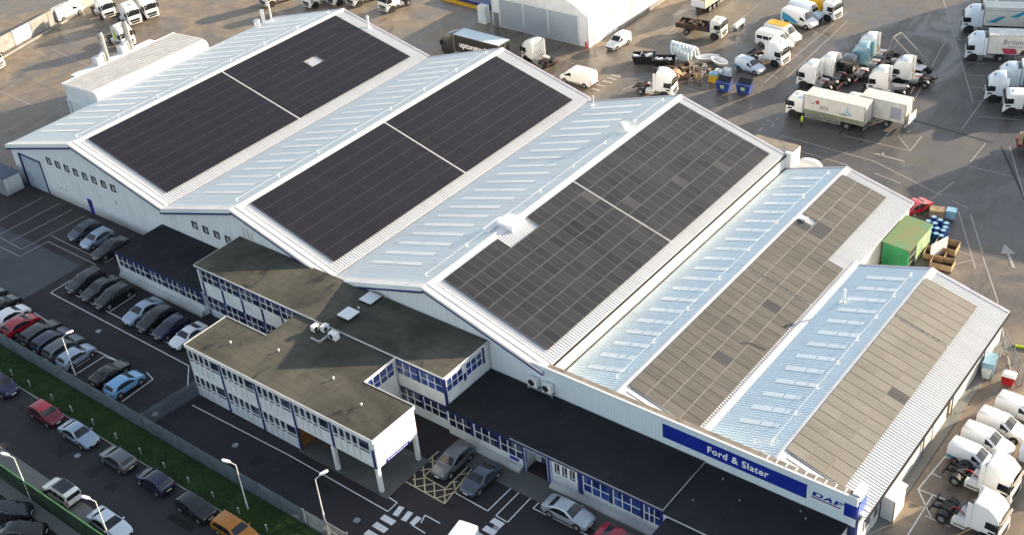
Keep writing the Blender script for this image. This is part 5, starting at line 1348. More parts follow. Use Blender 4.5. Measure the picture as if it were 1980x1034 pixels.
# bare chassis standing among the cabs
def bare(x,y,rz,label):
    t=thing('bare_chassis',label,'chassis',(x,y,0),math.radians(rz),'bare chassis in the tractor cluster');chassis(t,6.2,(-1.2,-4.4,-5.6))
    b=MB();b.box(-3.6,-1.15,.5,-2.5,-.55,1.1);b.build('battery_box',M['cream'],t)
    b=MB();b.box(-2.2,-.5,1.0,-.6,.5,1.5);b.build('engine_block',M['grey'],t)
    b=MB();b.box(-5.4,-.9,1.13,-3.9,.9,1.2);b.build('deck_plate',M['alu'],t)
bare(43.0,90.9,184,'bare chassis with three axles in front of the right pair of cabs')
bare(41.4,101.5,176,'bare chassis with three axles beside the lifting trailer')
bare(47.6,94.6,20,'bare chassis at the right end of the tractor cluster')
# ladder frame lorry in the cluster
lf=thing('lifting_trailer','open lifting frame of pale steel bars behind the pale blue tractor unit','frame',(43.2,103.2,0),math.radians(-8))
b=MB()
for y in (-1,1): b.box(-3,y-.08,.7,3,y+.08,.95).tube((-2.6,y,.9),(-1.6,y,4.2),.09,n=6).tube((-1.6,y,4.2),(3,y,1.0),.07,n=6)
b.tube((-1.6,-1,4.2),(-1.6,1,4.2),.08).box(-3,-1,.7,-2.8,1,.95).box(2.8,-1,.7,3,1,.95);b.build('bars',M['conc'],lf)
for x in (-2,1.6):
    for sg in (1,-1): wheel(lf,x,sg*.98,.5,.4,.27,'grey')
# ------------------------------------------------------------------ yard objects
tent=thing('storage_tent','large white fabric storage building with grey panelled end','storage building',(-9,98,0))
x0,x1,y0,y1,ze,zr=-18.4,.35,87.4,118,5.05,8.2;xm=(x0+x1)/2
b=MB();b.box(x0,y0,0,x1,y1,ze);b.build('wall',grimy('tent_wall',(.82,.83,.83),.5,.04,.3,cs='Position'),tent)
arc=[(x0-.2,ze-.1)]+[(x0+(x1-x0)*t,ze+(zr-ze)*math.sin(math.pi*t)**.85) for t in [k/14 for k in range(0,15)]]+[(x1+.2,ze-.1)]
b=MB();b.prism(arc,y0-.25,y1);b.build('fabric_roof',M['white'],tent,smooth=30)
b=MB();xx=[x0+.15,x0+1.6,x0+6.4,x0+11.2,x0+16.9,x1-.2]
gp=grimy('grey_tent_panel',(.40,.45,.50),.5,.06,.3,cs='Position')
for a,c in zip(xx[1:-2],xx[2:-1]): m=MB();m.box(a+.12,y0-.06,.1,c-.12,y0-.002,4.7);m.build('end_panel',gp,tent)
m=MB();m.box(x0+.35,y0-.07,0,x0+1.3,y0-.003,2.3);m.build('door',M['grey'],tent)
for x in xx: m=MB();m.box(x-.09,y0-.10,0,x+.09,y0-.061,4.95);m.build('post',M['cladding'],tent)
for y in (y0+1.5,y0+6.5,y0+11.5,y0+17,y0+23): m=MB();m.box(x1+.001,y-.06,0,x1+.06,y+.06,ze-.15);m.build('post',M['cladding'],tent)
b=MB();b.box(x1+.002,y0+8,.0,x1+.35,y1,.55);b.build('base_rail',M['conc'],tent)
to_local(tent)
m=MB();m.tube((.1,86.9,0),(.1,86.9,1.0),.14,n=10).tube((.1,86.9,1.0),(.1,86.9,1.08),.16,.1,n=10);tag(m.build('bollard',M['red'],loc=(.1,86.9,0)),'red bollard at the corner of the white storage tent','bollard')
lr=thing('loading_ramp','dark loading ramp edged with a yellow kerb left of the storage tent','ramp',(*(-28.74,92.17),0))
pa,pb=Vector((-33.41,91.86)),Vector((-22.66,91.28));d=(pb-pa);ang=math.atan2(d.y,d.x);Lr=d.length
lr.location=(pa.x,pa.y,0);lr.rotation_euler=(0,0,ang)
b=MB();b.box(0,0,0,Lr,.5,.45);b.build('kerb',M['yellow'],lr);b=MB();b.box(.2,.501,0,Lr-.2,3.5,.9);b.build('deck',M['navy'],lr)
cb=thing('control_cabinet','pale cabinet at the end of the yellow kerb beside the tent','cabinet',(-20.4,87.6,0));b=MB();b.box(-.8,-.5,0,.8,.6,2.9);b.build('casing',M['white'],cb);b=MB();b.box(-.5,-.52,.4,.4,-.501,2.3);b.build('door',M['signwhite'],cb)
# skips, drums, cages and salvaged parts
def skip(x,y,rz,label,load):
    t=thing('skip',label,'skip',(x,y,0),rz,'skips in the salvage corner')
    b=MB();b.loft([[(-1.3,-.85,.0),(1.3,-.85,.0),(1.3,.85,.0),(-1.3,.85,.0)],[(-1.7,-1.0,1.25),(1.7,-1.0,1.25),(1.7,1.0,1.25),(-1.7,1.0,1.25)],[(-1.62,-.92,1.25),(1.62,-.92,1.25),(1.62,.92,1.25),(-1.62,.92,1.25)],[(-1.4,-.8,.5),(1.4,-.8,.5),(1.4,.8,.5),(-1.4,.8,.5)]]);b.build('body',M['trim'],t)
    b=MB()
    for k in range(14):
        b.obox(random.uniform(-1.2,1.2),random.uniform(-.6,.6),random.uniform(.5,1.2),random.uniform(.3,1.2),random.uniform(.1,.5),random.uniform(.1,.5),random.uniform(0,3),k%2,random.uniform(-.3,.3))
    b.build('contents',load,t);return t
skip(10.4,87.0,.5,'dark skip of bent pale scrap, leftmost in the salvage corner',[M['signwhite'],M['brown']])
skip(13.6,87.4,.5,'dark skip with white sheets beside the leftmost skip',[M['letter'],M['chan']])
def binb(x,y,rz,label):
    t=thing('waste_bin',label,'waste bin',(x,y,0),rz,'blue wheeled waste bins')
    b=MB();b.loft([[(-.85,-.55,.2),(.85,-.55,.2),(.85,.55,.2),(-.85,.55,.2)],[(-1.0,-.75,1.5),(1.0,-.75,1.5),(1.0,.75,1.5),(-1.0,.75,1.5)]]);b.box(-1.05,-.80,1.42,1.05,.80,1.52);b.build('body',M['blueskip'],t)
    b=MB();b.loft([[(-.95,-.1,1.53),(.95,-.1,1.53),(.95,.72,1.53),(-.95,.72,1.53)],[(-.95,-.1,1.58),(.95,-.1,1.58),(.95,.70,2.0),(-.95,.70,2.0)]]);b.build('lid',M['dim'],t)
    decal(t,[(-.3,-.72,.7),(.3,-.72,.7),(.3,-.80,1.25),(-.3,-.80,1.25)],M['palegreen'],'sticker')
    for sx in (-.7,.7):
        for sy in (-.4,.4): b=MB();b.tube((sx-.05,sy,.1),(sx+.05,sy,.1),.1,n=8);b.build('castor',M['rubber'],t)
binb(25.3,84.2,.12,'blue waste bin with black open lid, left of the pair');binb(28.1,84.9,.12,'blue waste bin overfilled with scrap, right of the pair')
for x,y,l,m in ((22.4,86.3,'yellow and blue tank in front of the blue tanks','yellow'),(22.6,87.5,'light blue tank behind the yellow one','lightblue'),(23.4,88.3,'pale tank furthest behind the yellow one','signwhite')):
    t=thing('liquid_tank',l,'tank',(x,y,0),.1,'tanks beside the waste bins');b=MB();b.box(-.55,-.5,.15,.55,.5,1.0);b.box(-.6,-.55,0,.6,.55,.14,0);b.build('body',M[m],t);b=MB();b.box(-.55,-.5,1.001,.55,.5,1.25).tube((0,0,1.25),(0,0,1.33),.2,n=10);b.build('lid',M['lightblue'] if m=='yellow' else M['white'],t)
cg=thing('stillage_cage','tall wire stillage cage with timber inside','cage',(20.4,85.4,0),.15)
b=MB()
for x in (-.9,.9):
    for y in (-.7,.7): b.box(x-.05,y-.05,0,x+.05,y+.05,2.5)
for z in (.2,1.3,2.45):
    for y in (-.7,.7): b.box(-.9,y-.03,z-.03,.9,y+.03,z+.03)
    for x in (-.9,.9): b.box(x-.03,-.7,z-.03,x+.03,.7,z+.03)
b.build('frame',M['conc'],cg)
b=MB()
for k in range(9): b.obox(random.uniform(-.5,.5),random.uniform(-.4,.4),.2,.12,.3,random.uniform(.7,1.4),random.uniform(0,3))
b.build('timber',M['wood'],cg)
# wind deflectors stacked on edge, loose shell and panels
for k in range(7):
    t=thing('wind_deflector','white curved roof fairing standing on edge, %s of the stacked seven'%('first','second','third','fourth','fifth','sixth','last')[k],'roof fairing',(13.0+.62*k,91.2-.06*k,0),.25-.05*k,'stacked roof fairings')
    b=MB();prof=[(-1.15,0),(-1.1,1.0),(-.8,1.75),(-.25,2.15),(.3,2.15),(.85,1.7),(1.1,.9),(1.15,0)]
    b.loft([[(-.20-.12*z+w,y,z) for y,z in prof]+[(-.20-.12*z+w,y*.85,z*.88) for y,z in prof[::-1]] for w in (0,.34)]);b.build('shell',M['signwhite'],t,smooth=40)
for (x,y,rz,l) in ((18.4,91.6,.7,'white wedge shaped fairing leaning beside the stack'),(20.5,91.3,-.4,'hollow white boat shaped fairing lying open')):
    t=thing('loose_fairing',l,'fairing',(x,y,0),rz)
    b=MB();rim=[(1.7*math.cos(a),.9*math.sin(a),.75) for a in [2*PI*k/16 for k in range(16)]];bot=[(1.2*math.cos(a),.5*math.sin(a),.1) for a in [2*PI*k/16 for k in range(16)]];inn=[(1.45*math.cos(a),.7*math.sin(a),.72) for a in [2*PI*k/16 for k in range(16)]];ib=[(1.0*math.cos(a),.4*math.sin(a),.25) for a in [2*PI*k/16 for k in range(16)]]
    b.loft([bot,rim,inn,ib]);b.build('shell',M['white'],t,smooth=45)
t=thing('scrap_heap','heap of rusty brown scrap between the skips and the cage','scrap heap',(17.2,86.5,0))
for k in range(26):
    b=MB();a=random.uniform(0,6.28);r=random.uniform(0,2.1);b.obox(r*math.cos(a)*1.2,r*math.sin(a)*1.1,random.uniform(0,.5),random.uniform(.5,1.8),random.uniform(.2,.8),random.uniform(.2,.7),random.uniform(0,3),0,random.uniform(-.4,.4));b.build('scrap_piece',M['brown'] if k%5 else M['wood'],t)
for (cx,cy,lab,n) in ((15.0,85.3,'low heap of rusty plates in front of the dark skips',16),(19.6,88.6,'heap of mixed brown parts behind the wire cage',18)):
    t=thing('scrap_heap',lab,'scrap heap',(cx,cy,0))
    for k in range(n):
        b=MB();a=random.uniform(0,6.28);r=random.uniform(0,1.7);b.obox(r*math.cos(a)*1.2,r*math.sin(a),random.uniform(0,.45),random.uniform(.4,1.5),random.uniform(.15,.7),random.uniform(.15,.6),random.uniform(0,3),0,random.uniform(-.4,.4));b.build('scrap_piece',(M['brown'],M['grey'],M['brown'],M['wood'],M['cream'])[k%5],t)
t=thing('cable_drum','round bale of pale orange packing beside the cage','bale',(17.6,83.9,0));b=MB();b.tube((0,-.5,.85),(0,.5,.85),.85,n=18);b.build('bale',grimy('orange_packing',(.50,.28,.16),.7,.3,2),t,smooth=40);b=MB();b.tube((0,-.52,.85),(0,-.501,.85),.5,n=14);b.build('core',M['letter'],t)
p=(16.56,103.03);q=(16.45,105.64)
t=thing('barrier_trestle','white trestle standing alone in the yard beyond the minibus','trestle',(p[0],p[1],0),math.atan2(q[1]-p[1],q[0]-p[0]))
b=MB();b.box(-.2,-.25,.5,2.6,.25,1.0);b.build('beam',M['letter'],t)
for x in (.1,2.3): b=MB();b.box(x-.1,-.35,0,x+.1,.35,.5);b.build('leg',M['grey'],t)
# screen wall and kerb at the far left
pa,pb=Vector((-84.93,39.09)),Vector((-90.11,63.48));d=pb-pa;n=int(d.length/4.1);ang=math.atan2(d.y,d.x)
t=thing('screen_wall','long grey screen wall of panels along the far left boundary','screen wall',(pa.x,pa.y,0),ang)
for k in range(n): 
    m=MB();m.box(k*4.1+.06,-.08,.05,k*4.1+4.04,.08,2.6);m.build('panel',M['chan'] if k%3==1 else M['conc'],t)
    m=MB();m.box(k*4.1-.06,-.12,0,k*4.1+.059,.12,2.7);m.build('post',M['conc'],t)
pa,pb=Vector((-82.94,38.32)),Vector((-88.21,58.02));d=pb-pa
b=MB();b.obox(*((pa+pb)/2),0,d.length,.35,.28,math.atan2(d.y,d.x));struct(b.build('boundary_kerb',M['conc']))
# green shed, crates and drums by the end of the low workshop
gs=thing('green_shed','green steel shed with mossy roof against the low workshop end','shed',(62.2,58.4,0))
b=MB();b.prism([(60.75,0),(63.6,0),(63.6,2.75),(60.75,3.0)],55.5,61.5);b.build('wall',M['greenshed'],gs)
b=MB();b.prism([(60.65,3.0),(63.75,2.74),(63.75,2.84),(60.65,3.1)],55.4,61.6);b.build('roof',M['greenroof'],gs)
b=MB();b.box(63.601,55.8,.1,63.62,57.6,2.5);b.build('doorway',M['dim'],gs)
b=MB()
for z in (.9,1.7): b.box(63.622,55.8,z,63.65,57.6,z+.06)
b.build('shelf',M['palegreen'],gs);b=MB();b.box(63.601,57.62,.05,63.64,61.5,2.7);b.build('side_sheet',M['palegreen'],gs)
b=MB()
k=60.9
while k<63.5: b.box(k,55.47,.05,k+.05,55.5,2.7);k+=.22
b.build('rib',M['greenshed'],gs)
to_local(gs)
rc=make_car('hatchback','red car parked at the yard end of the low workshop, partly hidden');place(rc,*(59.58,67.68),math.radians(70),'red car parked at the yard end of the low workshop, partly hidden');repaint(rc,{'car_paint':PT['red']})
dr0=None
for k,(x,y) in enumerate(((62.08,64.91),(62.27,66.04),(63.09,65.77),(63.90,65.49),(62.80,63.84),(63.45,63.98),(64.17,63.92),(63.02,62.86),(63.75,62.93),(64.38,62.81),(64.12,64.63),(62.86,64.87))):
    if dr0 is None:
        t=thing('drum','blue steel drum in the cluster beside the green shed','drum',(x,y,0),0,'blue drums beside the green shed');b=MB();b.tube((0,0,0),(0,0,.95),.32,n=14).tube((0,0,.95),(0,0,.98),.33,n=14).tube((0,0,.45),(0,0,.50),.335,n=14);b.build('body',M['bluedrum'],t,smooth=40)
        b=MB();b.tube((0,0,.981),(0,0,.99),.27,n=12);b.build('lid',M['lightblue'],t);dr0=t
    else:
        t=copy_tree(dr0);t.location=(x,y,0)
t=thing('liquid_tank','pale blue caged tank beside the blue drums','tank',(*(63.40,68.26),0),.2);b=MB();b.box(-.55,-.5,.15,.55,.5,1.1);b.build('body',M['lightblue'],t);b=MB()
for x in (-.57,.57):
    for y in (-.52,.52): b.box(x-.03,y-.03,0,x+.03,y+.03,1.15)
b.box(-.6,-.55,.0,.6,.55,.14);b.build('cage',M['steel'],t)
def crate(x,y,rz,lx,ly,h,label,open_=True):
    t=thing('timber_crate',label,'crate',(x,y,0),rz,'timber crates beside the green shed')
    b=MB();b.box(-lx/2,-ly/2,0,lx/2,ly/2,.14);b.build('pallet',M['brown'],t)
    w=.05
    for q in ((-lx/2,-ly/2,lx/2,-ly/2+w),(-lx/2,ly/2-w,lx/2,ly/2),(-lx/2,-ly/2+w,-lx/2+w,ly/2-w),(lx/2-w,-ly/2+w,lx/2,ly/2-w)):
        b=MB();b.box(q[0],q[1],.14,q[2],q[3],h);b.build('side_board',M['wood'],t)
    if not open_: b=MB();b.box(-lx/2,-ly/2,h,lx/2,ly/2,h+.04);b.build('lid',M['wood'],t)
for (p,rz,lx,ly,h,l,o) in (((61.99,67.72),.3,1.6,1.2,1.0,'closed timber crate behind the drums',False),((65.45,61.70),.1,2.4,2.0,.9,'large open timber crate, furthest of the three open ones',True),((64.97,59.76),.1,2.2,1.7,.8,'open timber crate touching the shed side',True),((66.28,58.46),.1,2.3,1.6,.8,'open timber crate nearest the low roof',True)): crate(*p,rz,lx,ly,h,l,o)
p=(65.15,60.16);t=thing('timber_board','pale timber board standing upright among the crates','board',(p[0],p[1],0),1.25);b=MB();b.box(-1.3,-.06,.0,1.3,.06,2.0);b.build('board',M['letter'],t);b=MB();b.box(-1.2,.061,.3,1.2,.12,.42).box(-1.2,.061,1.4,1.2,.12,1.52);b.build('batten',M['wood'],t)
# things along the sunlit side wall
sc=thing('side_cabin','small white ribbed cabin against the side wall by the sign','cabin',(76.4,22.3,0))
b=MB();b.prism([(75.75,0),(76.9,0),(76.9,2.35),(75.75,2.6)],21.15,23.4);b.build('wall',M['cladding_w'],sc);b=MB();b.prism([(75.7,2.62),(77.0,2.36),(77.0,2.44),(75.7,2.70)],21.05,23.5);b.build('roof',M['white'],sc)
b=MB();k=75.8
while k<76.85: b.box(k,21.12,.1,k+.06,21.15,2.4);k+=.17
b.build('rib',M['cladding'],sc);b=MB();b.box(75.74,21.1,0,75.80,21.15,2.6).box(76.86,21.1,0,76.93,21.149,2.36);b.build('corner_trim',M['dim'],sc);to_local(sc)
p=(78.50,43.41);t=thing('grit_bin','red bin with white lid beside the row of white vans','bin',(p[0],p[1],0),.1);b=MB();b.loft([[(-.45,-.4,0),(.45,-.4,0),(.45,.4,0),(-.45,.4,0)],[(-.6,-.5,1.0),(.6,-.5,1.0),(.6,.5,1.0),(-.6,.5,1.0)]]);b.build('body',M['red'],t);b=MB();b.loft([[(-.62,-.52,1.001),(.62,-.52,1.001),(.62,.52,1.001),(-.62,.52,1.001)],[(-.4,-.35,1.25),(.4,-.35,1.25),(.4,.35,1.25),(-.4,.35,1.25)]]);b.build('lid',M['letter'],t)
p=(76.56,43.22);t=thing('wheelie_bin','white wheeled bin against the side wall','bin',(p[0],p[1],0),.1);b=MB();b.loft([[(-.3,-.4,.1),(.3,-.4,.1),(.3,.4,.1),(-.3,.4,.1)],[(-.4,-.5,1.0),(.4,-.5,1.0),(.4,.5,1.0),(-.4,.5,1.0)]]);b.build('body',M['white'],t);b=MB();b.box(-.42,-.52,1.001,.42,.52,1.1);b.build('lid',M['cladding'],t)
p=(76.45,44.09);t=thing('gas_cage','small blue grey wire cage against the side wall','cage',(p[0],p[1],0),.1);b=MB();b.box(-.5,-.9,.1,.5,.9,1.6);b.build('contents',M['lightblue'],t);b=MB()
for x in (-.55,.55):
    for y in (-.95,0,.95): b.box(x-.03,y-.03,0,x+.03,y+.03,1.8)
b.build('frame',M['steel'],t)
# wire fence by the end wall
pa,pb=Vector((76.2,48.6)),Vector((79.66,43.70));t=thing('chain_link_fence','thin wire fence running out from the end of the low workshop','fence',(pa.x,pa.y,0),math.atan2((pb-pa).y,(pb-pa).x))
Lf=(pb-pa).length
for k in range(5): b=MB();b.box(Lf*k/4-.04,-.04,0,Lf*k/4+.04,.04,2.0);b.build('post',M['steel'],t)
b=MB()
for z in (.1,.7,1.3,1.95): b.box(0,-.012,z,Lf,.012,z+.03)
k=0
while k<Lf: b.box(k,-.006,.1,k+.012,.006,1.95);k+=.22
b.build('mesh',M['steel'],t)
p=(78.04,49.30);t=thing('marker_post','lime green marker post lying on the ground at the right edge','marker post',(p[0],p[1],0),.3);b=MB();b.tube((-.9,0,.12),(1.2,0,.12),.12,n=10);b.build('post',M['lime'],t,smooth=40);b=MB();b.tube((-1.15,0,.12),(-.9,0,.12),.13,n=10);b.build('cap',M['trim'],t,smooth=40)
t=thing('timber_trailer','red flat trailer loaded with pale timber at the right edge','trailer',(*(64.52,87.72),0),math.radians(22));b=MB();b.box(-.6,-1.2,.7,7.4,1.2,.95);b.build('bed',grimy('dull_red_paint',(.20,.045,.035),.6,.3,1.5),t)
for k in range(8): b=MB();b.obox(-.1+.9*k,random.uniform(-.4,.4),.951,.5,1.8,random.uniform(.5,.9),random.uniform(-.2,.2));b.build('timber_bundle',M['wood'],t)
for x in (1.3,6.0):
    for sg in (1,-1): wheel(t,x,sg*1.0,.4,.3,.2,'grey')
# container at the left edge
p=(-40.01,13.66);t=thing('storage_container','blue grey storage container at the left edge by the roller door','container',(-40.4,14.0,0));
b=MB();b.box(-5.0,-1.3,.1,0,1.3,2.6);b.build('body',M['chan'],t);b=MB();b.box(.001,-1.2,.2,.03,1.2,2.45);b.build('end_panel',M['cladding'],t);b=MB()
k=-4.9
while k<-.1: b.box(k,-1.33,.2,k+.12,-1.3,2.5);k+=.3
b.box(-5.0,-1.32,.1,-4.9,-1.3,2.6);b.build('rib',M['grey'],t);b=MB();b.box(-5.02,-1.31,2.6,.03,1.31,2.68);b.build('roof',grimy('container_roof',(.10,.13,.20),.6,.2,1),t)
# white domed tank behind the low workshop, lamp heads on the tower
p=(48.6,66.3);t=thing('white_tank','white rounded tank showing behind the low workshop roof','tank',(*(45.49,69.43),0));b=MB();b.loft([[(1.6*r*math.cos(a),1.0*r*math.sin(a),z) for a in [2*PI*k/16 for k in range(16)]] for r,z in ((1,0),(1,1.3),(.8,1.7),(.3,1.9))]);b.build('shell',M['white'],t,smooth=50)
# unseen sheds added beyond the right edge to cast shade across the yard
def shed(label,s0,s1,t0,t1,h):
    P=lambda a,b_:(.9*a+.434*b_,-.434*a+.9*b_)
    c=P((s0+s1)/2,(t0+t1)/2);t=thing('shadow_caster',label,'warehouse',(c[0],c[1],0),math.atan2(.9,.434))
    ly=(s1-s0)/2;lx=(t1-t0)/2
    b=MB();b.box(-lx,-ly,0,lx,ly,h-1.2);b.build('wall',M['cladding'],t)
    b=MB();b.prism([(-ly-.3,h-1.25),(0,h),(ly+.3,h-1.25),(0,h-1.1)],-lx-.3,lx+.3,axis='x');b.build('roof',M['sheet'],t)
    b=MB();b.box(-lx-.06,-2.5,0,-lx-.005,2.5,4.5);b.build('roller_door',M['chan'],t)
shed('large unseen shed added to shade the far right corner of the yard',-18,8.4,152,172,11.3)
shed('lower unseen shed added to shade the right edge of the yard, by the timber trailer',20,39,121,139,8.6)
# ------------------------------------------------------------------ street furniture
def lamp_post(x,y,h,rz,label):
    t=thing('street_lamp',label,'street lamp',(x,y,0),rz,'white street lamps')
    b=MB();b.tube((0,0,0),(0,0,1.0),.085,.085,10).tube((0,0,1.0),(0,0,h),.06,.045,10);b.build('pole',M['white'],t,smooth=50)
    b=MB();b.tube((0,0,h-.03),(.55,0,h+.22),.04,.035,8);b.build('arm',M['white'],t,smooth=50)
    b=MB();b.loft([[(x_,y_*w,h+.20+z+.10*(x_-.5)) for y_,z in ((-.16,0),(.16,0),(.13,.12),(-.13,.12))] for x_,w in ((.45,.5),(.62,1),(1.1,.95),(1.25,.5))]);b.build('lantern',M['letter'],t,smooth=50)
lamp_post(*(-0.01,-5.05),4.9,math.radians(70),'white street lamp beside the row of cars along the fence')
lamp_post(*(30.15,-8.02),5.4,math.radians(200),'white street lamp on the grass verge opposite the front office')
lamp_post(*(36.82,-5.09),4.9,math.radians(70),'white street lamp inside the fence near the zebra crossing')
lamp_post(*(12.24,-18.40),5.2,math.radians(200),'white street lamp behind the green fence at the far left')
lamp_post(*(23.18,-17.57),5.2,math.radians(200),'white street lamp at the bottom edge in front of the pale saloon')
bo=None
for k,p in enumerate(((-8.91,-7.83),(-12.47,-7.23),(-5.64,-8.92),(-2.38,-8.83),(1.63,-9.05),(4.94,-8.89),(8.54,-8.75),(12.23,-8.84),(16.00,-8.96),(19.56,-8.95),(23.08,-8.90),(26.49,-8.84),(29.94,-8.69),(33.57,-8.92))):
    if k in (1,): continue
    if bo is None:
        t=thing('verge_post','pale waist high timber post on the grass verge','post',(p[0],-8.85,.12),0,'pale timber posts along the verge');b=MB();b.box(-.06,-.06,0,.06,.06,.72);b.build('shaft',M['conc'],t);b=MB();b.loft([[(-.06,-.06,.721),(.06,-.06,.721),(.06,.06,.721),(-.06,.06,.721)],[(-.02,-.02,.80),(.02,-.02,.80),(.02,.02,.80),(-.02,.02,.80)]]);b.build('cap',M['letter'],t);bo=t
    else:
        t=copy_tree(bo);t.location=(p[0],-8.85,.12)
b=MB()
for k in range(9000):
    x=random.uniform(-34,44);y=random.uniform(-9.48,-6.6);h=random.uniform(.05,.17);w=random.uniform(.02,.05);a=random.uniform(0,3.14);dx,dy=math.cos(a)*w,math.sin(a)*w
    b.f.append(b.vs([(x-dx,y-dy,.125),(x+dx,y+dy,.125),(x+random.uniform(-.06,.06),y+random.uniform(-.06,.06),.125+h)]));b.m.append(0)
g=b.build('grass_tufts',M['grass'],fix=False);tag(g,'short green grass blades along the verge by the palisade fence','grass',kind='stuff')
def palisade(name,label,pa,pb,h,mat,cat='fence',every=2.75,pitch=.15,bw=.075):
    pa=Vector(pa);pb=Vector(pb);L=(pb-pa).length
    t=thing(name,label,cat,(pa.x,pa.y,0),math.atan2((pb-pa).y,(pb-pa).x))
    n=max(1,round(L/every))
    for k in range(n):
        a,c=L*k/n,L*(k+1)/n;b=MB();x=a+.06
        while x<c-.04: b.box(x,-.012,.06,x+bw,.012,h);x+=pitch
        for z in (.35,h-.35): b.box(a+.04,.0121,z,c-.04,.05,z+.06)
        b.build('fence_panel',mat,t)
    for k in range(n+1): b=MB();x=L*k/n;b.box(x-.045,.02,0,x+.045,.11,h-.05);b.build('post',mat,t)
    return t
palisade('palisade_fence','long grey palisade fence between the car park and the grass verge',(-34,-6.42),(38.6,-6.42),2.0,M['fence'])
palisade('car_park_gate','grey mesh gate between the fence and the front office corner',(13.2,-6.2),(13.75,.0),1.9,M['fence'],'gate',3.1,.12,.05)
t=thing('sliding_gate','grey gate leaf and frame at the end of the palisade fence','gate',(38.7,-6.4,0),0);b=MB()
for z in (.1,1.1,2.0): b.box(0,-.04,z,2.6,.04,z+.07)
b.box(0,-.05,0,.09,.05,2.3).box(2.5,-.05,0,2.6,.05,2.3);k=.15
while k<2.45: b.box(k,-.012,.1,k+.03,.012,2.0);k+=.13
b.build('leaf',M['steel'],t);b=MB();b.box(-.35,-.3,0,-.05,.3,1.2);b.build('motor_box',M['alu'],t)
t=thing('green_mesh_fence','dark green mesh fence with a lit top rail along the near pavement','fence',(-30,-18.4,0))
for k in range(30):
    b=MB();b.box(k*3+.03,-.03,.1,k*3+2.97,.03,2.35);b.build('panel',M['hedgegreen'],t);b=MB();b.box(k*3-.03,-.06,0,k*3+.029,.06,2.4);b.build('post',M['hedgegreen'],t)
b=MB();b.box(0,-.06,2.36,90,.06,2.46);b.build('top_rail',M['greenlit'],t)
# ------------------------------------------------------------------ the person in hi-vis
def person(x,y,rz,label,jacket):
    t=thing('person',label,'person',(x,y,0),rz)
    me=bpy.data.meshes.new('body');V=[(0,0,.95),(0,0,1.18),(0,0,1.42),(0,.0,1.53),(.02,0,1.62),(.02,0,1.74),
      (0,.10,.90),(.02,.11,.50),(-.02,.11,.08),(.14,.12,.04),(0,-.10,.90),(.06,-.11,.50),(.10,-.11,.08),(.25,-.12,.04),
      (0,.20,1.42),(-.02,.27,1.15),(.08,.28,.92),(.12,.28,.84),(0,-.20,1.42),(.06,-.27,1.16),(.20,-.22,.98),(.25,-.2,.92)]
    E=[(0,1),(1,2),(2,3),(3,4),(4,5),(0,6),(6,7),(7,8),(8,9),(0,10),(10,11),(11,12),(12,13),(2,14),(14,15),(15,16),(16,17),(2,18),(18,19),(19,20),(20,21)]
    R_=[.16,.15,.15,.065,.10,.085,.10,.07,.05,.04,.10,.07,.05,.04,.075,.055,.04,.04,.075,.055,.04,.04]
    me.from_pydata(V,E,[]);o=bpy.data.objects.new('body',me);COL.objects.link(o);o.parent=t
    mo=o.modifiers.new('s','SKIN');
    for v,r in zip(me.skin_vertices[0].data,R_): v.radius=(r,r)
    me.skin_vertices[0].data[0].use_root=True
    ss=o.modifiers.new('u','SUBSURF');ss.levels=1;ss.render_levels=2
    bpy.context.view_layer.update();dg=bpy.context.evaluated_depsgraph_get();m2=bpy.data.meshes.new_from_object(o.evaluated_get(dg));o.modifiers.clear();o.data=m2;m2.name='body'
    m2.materials.clear()
    for mt in (M['skin'],M['trouser'],jacket): m2.materials.append(mt)
    for p in m2.polygons:
        c=p.center;p.material_index=0 if (c.z>1.52 or (c.z<.93 and abs(c.y)>.2)) else (1 if c.z<.93 else 2)
        p.use_smooth=True
    b=MB();b.loft([[(.0+.105*r*math.cos(a),.105*r*math.sin(a),z) for a in [2*PI*k/12 for k in range(12)]] for r,z in ((1,1.70),(1,1.76),(.75,1.83),(.2,1.855))]);b.build('hair',M['trim'],t,smooth=60)
    b=MB();b.loft([[(.19*r*math.cos(a)*.8,.23*r*math.sin(a),z) for a in [2*PI*k/14 for k in range(14)]] for r,z in ((1.0,.80),(1.02,1.0),(1.0,1.25),(.95,1.42),(.55,1.50))]);b.build('hi_vis_coat',jacket,t,smooth=60)
    b=MB();b.loft([[(.195*math.cos(a)*.82,.235*math.sin(a),z) for a in [2*PI*k/14 for k in range(14)]] for z in (1.02,1.08)],caps=False);b.build('reflective_band',M['alu'],t,smooth=60)
    return t
person(*(39.18,79.93),math.radians(200),'person in a lime hi-vis coat and dark trousers beside the box lorry',M['lime'])
cleanflags()
# keep only things that stand in the scene
for o in list(bpy.data.objects):
    if o.parent is None and o.get('label')=='proto':
        for c in list(descend(o))[::-1]: bpy.data.objects.remove(c)

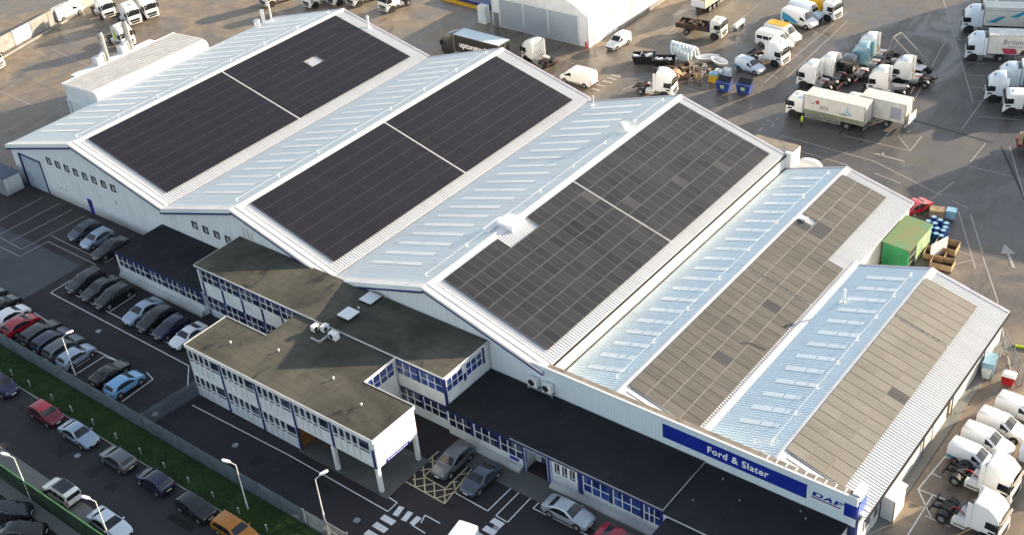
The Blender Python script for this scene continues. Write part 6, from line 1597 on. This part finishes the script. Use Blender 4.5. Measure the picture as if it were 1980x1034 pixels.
# ------------------------------------------------------------------ camera and daylight
cam=bpy.data.cameras.new('camera');co=bpy.data.objects.new('camera',cam);COL.objects.link(co)
yaw,pit,rol=(math.radians(a) for a in (40.96590,33.87668,5.44410))
fw=Vector((-math.sin(yaw)*math.cos(pit),math.cos(yaw)*math.cos(pit),-math.sin(pit)))
rt=Vector((math.cos(yaw),math.sin(yaw),0));dn=fw.cross(rt)
r2=rt*math.cos(rol)+dn*math.sin(rol);d2=dn*math.cos(rol)-rt*math.sin(rol)
m=Matrix((r2,-d2,-fw)).transposed().to_4x4();m.translation=Vector((100,-50,75))
co.matrix_world=m
cam.sensor_width=36;cam.lens=2323.37/1980*36;cam.clip_start=1;cam.clip_end=3000
SC.camera=co
AZ=math.radians(64.3);EL=math.radians(13.2)      # sun: towards +X/+Y, low winter sun
sd=Vector((math.cos(AZ)*math.cos(EL),math.sin(AZ)*math.cos(EL),math.sin(EL)))
sl=bpy.data.lights.new('sun','SUN');sl.energy=14.0;sl.angle=math.radians(.55);sl.color=(1.0,.81,.58)
so=bpy.data.objects.new('sun',sl);COL.objects.link(so);so.rotation_euler=sd.to_track_quat('Z','Y').to_euler();so.location=(60,120,60)
w=bpy.data.worlds.new('World');SC.world=w;w.use_nodes=True
nt=w.node_tree;sky=nt.nodes.new('ShaderNodeTexSky');sky.sky_type='NISHITA';sky.sun_disc=False
sky.sun_elevation=EL;sky.sun_rotation=PI/2-AZ;sky.air_density=1.0;sky.dust_density=1.0;sky.ozone_density=1.0
bg=nt.nodes['Background'];bg.inputs['Strength'].default_value=.33
hs=nt.nodes.new('ShaderNodeHueSaturation');hs.inputs['Saturation'].default_value=.60
nt.links.new(sky.outputs[0],hs.inputs['Color']);nt.links.new(hs.outputs[0],bg.inputs['Color'])
SC.view_settings.view_transform='Standard';SC.view_settings.look='None';SC.view_settings.exposure=0;SC.view_settings.gamma=1
try:
    SC.cycles.max_bounces=6;SC.cycles.diffuse_bounces=4;SC.cycles.use_denoising=True
except Exception: pass
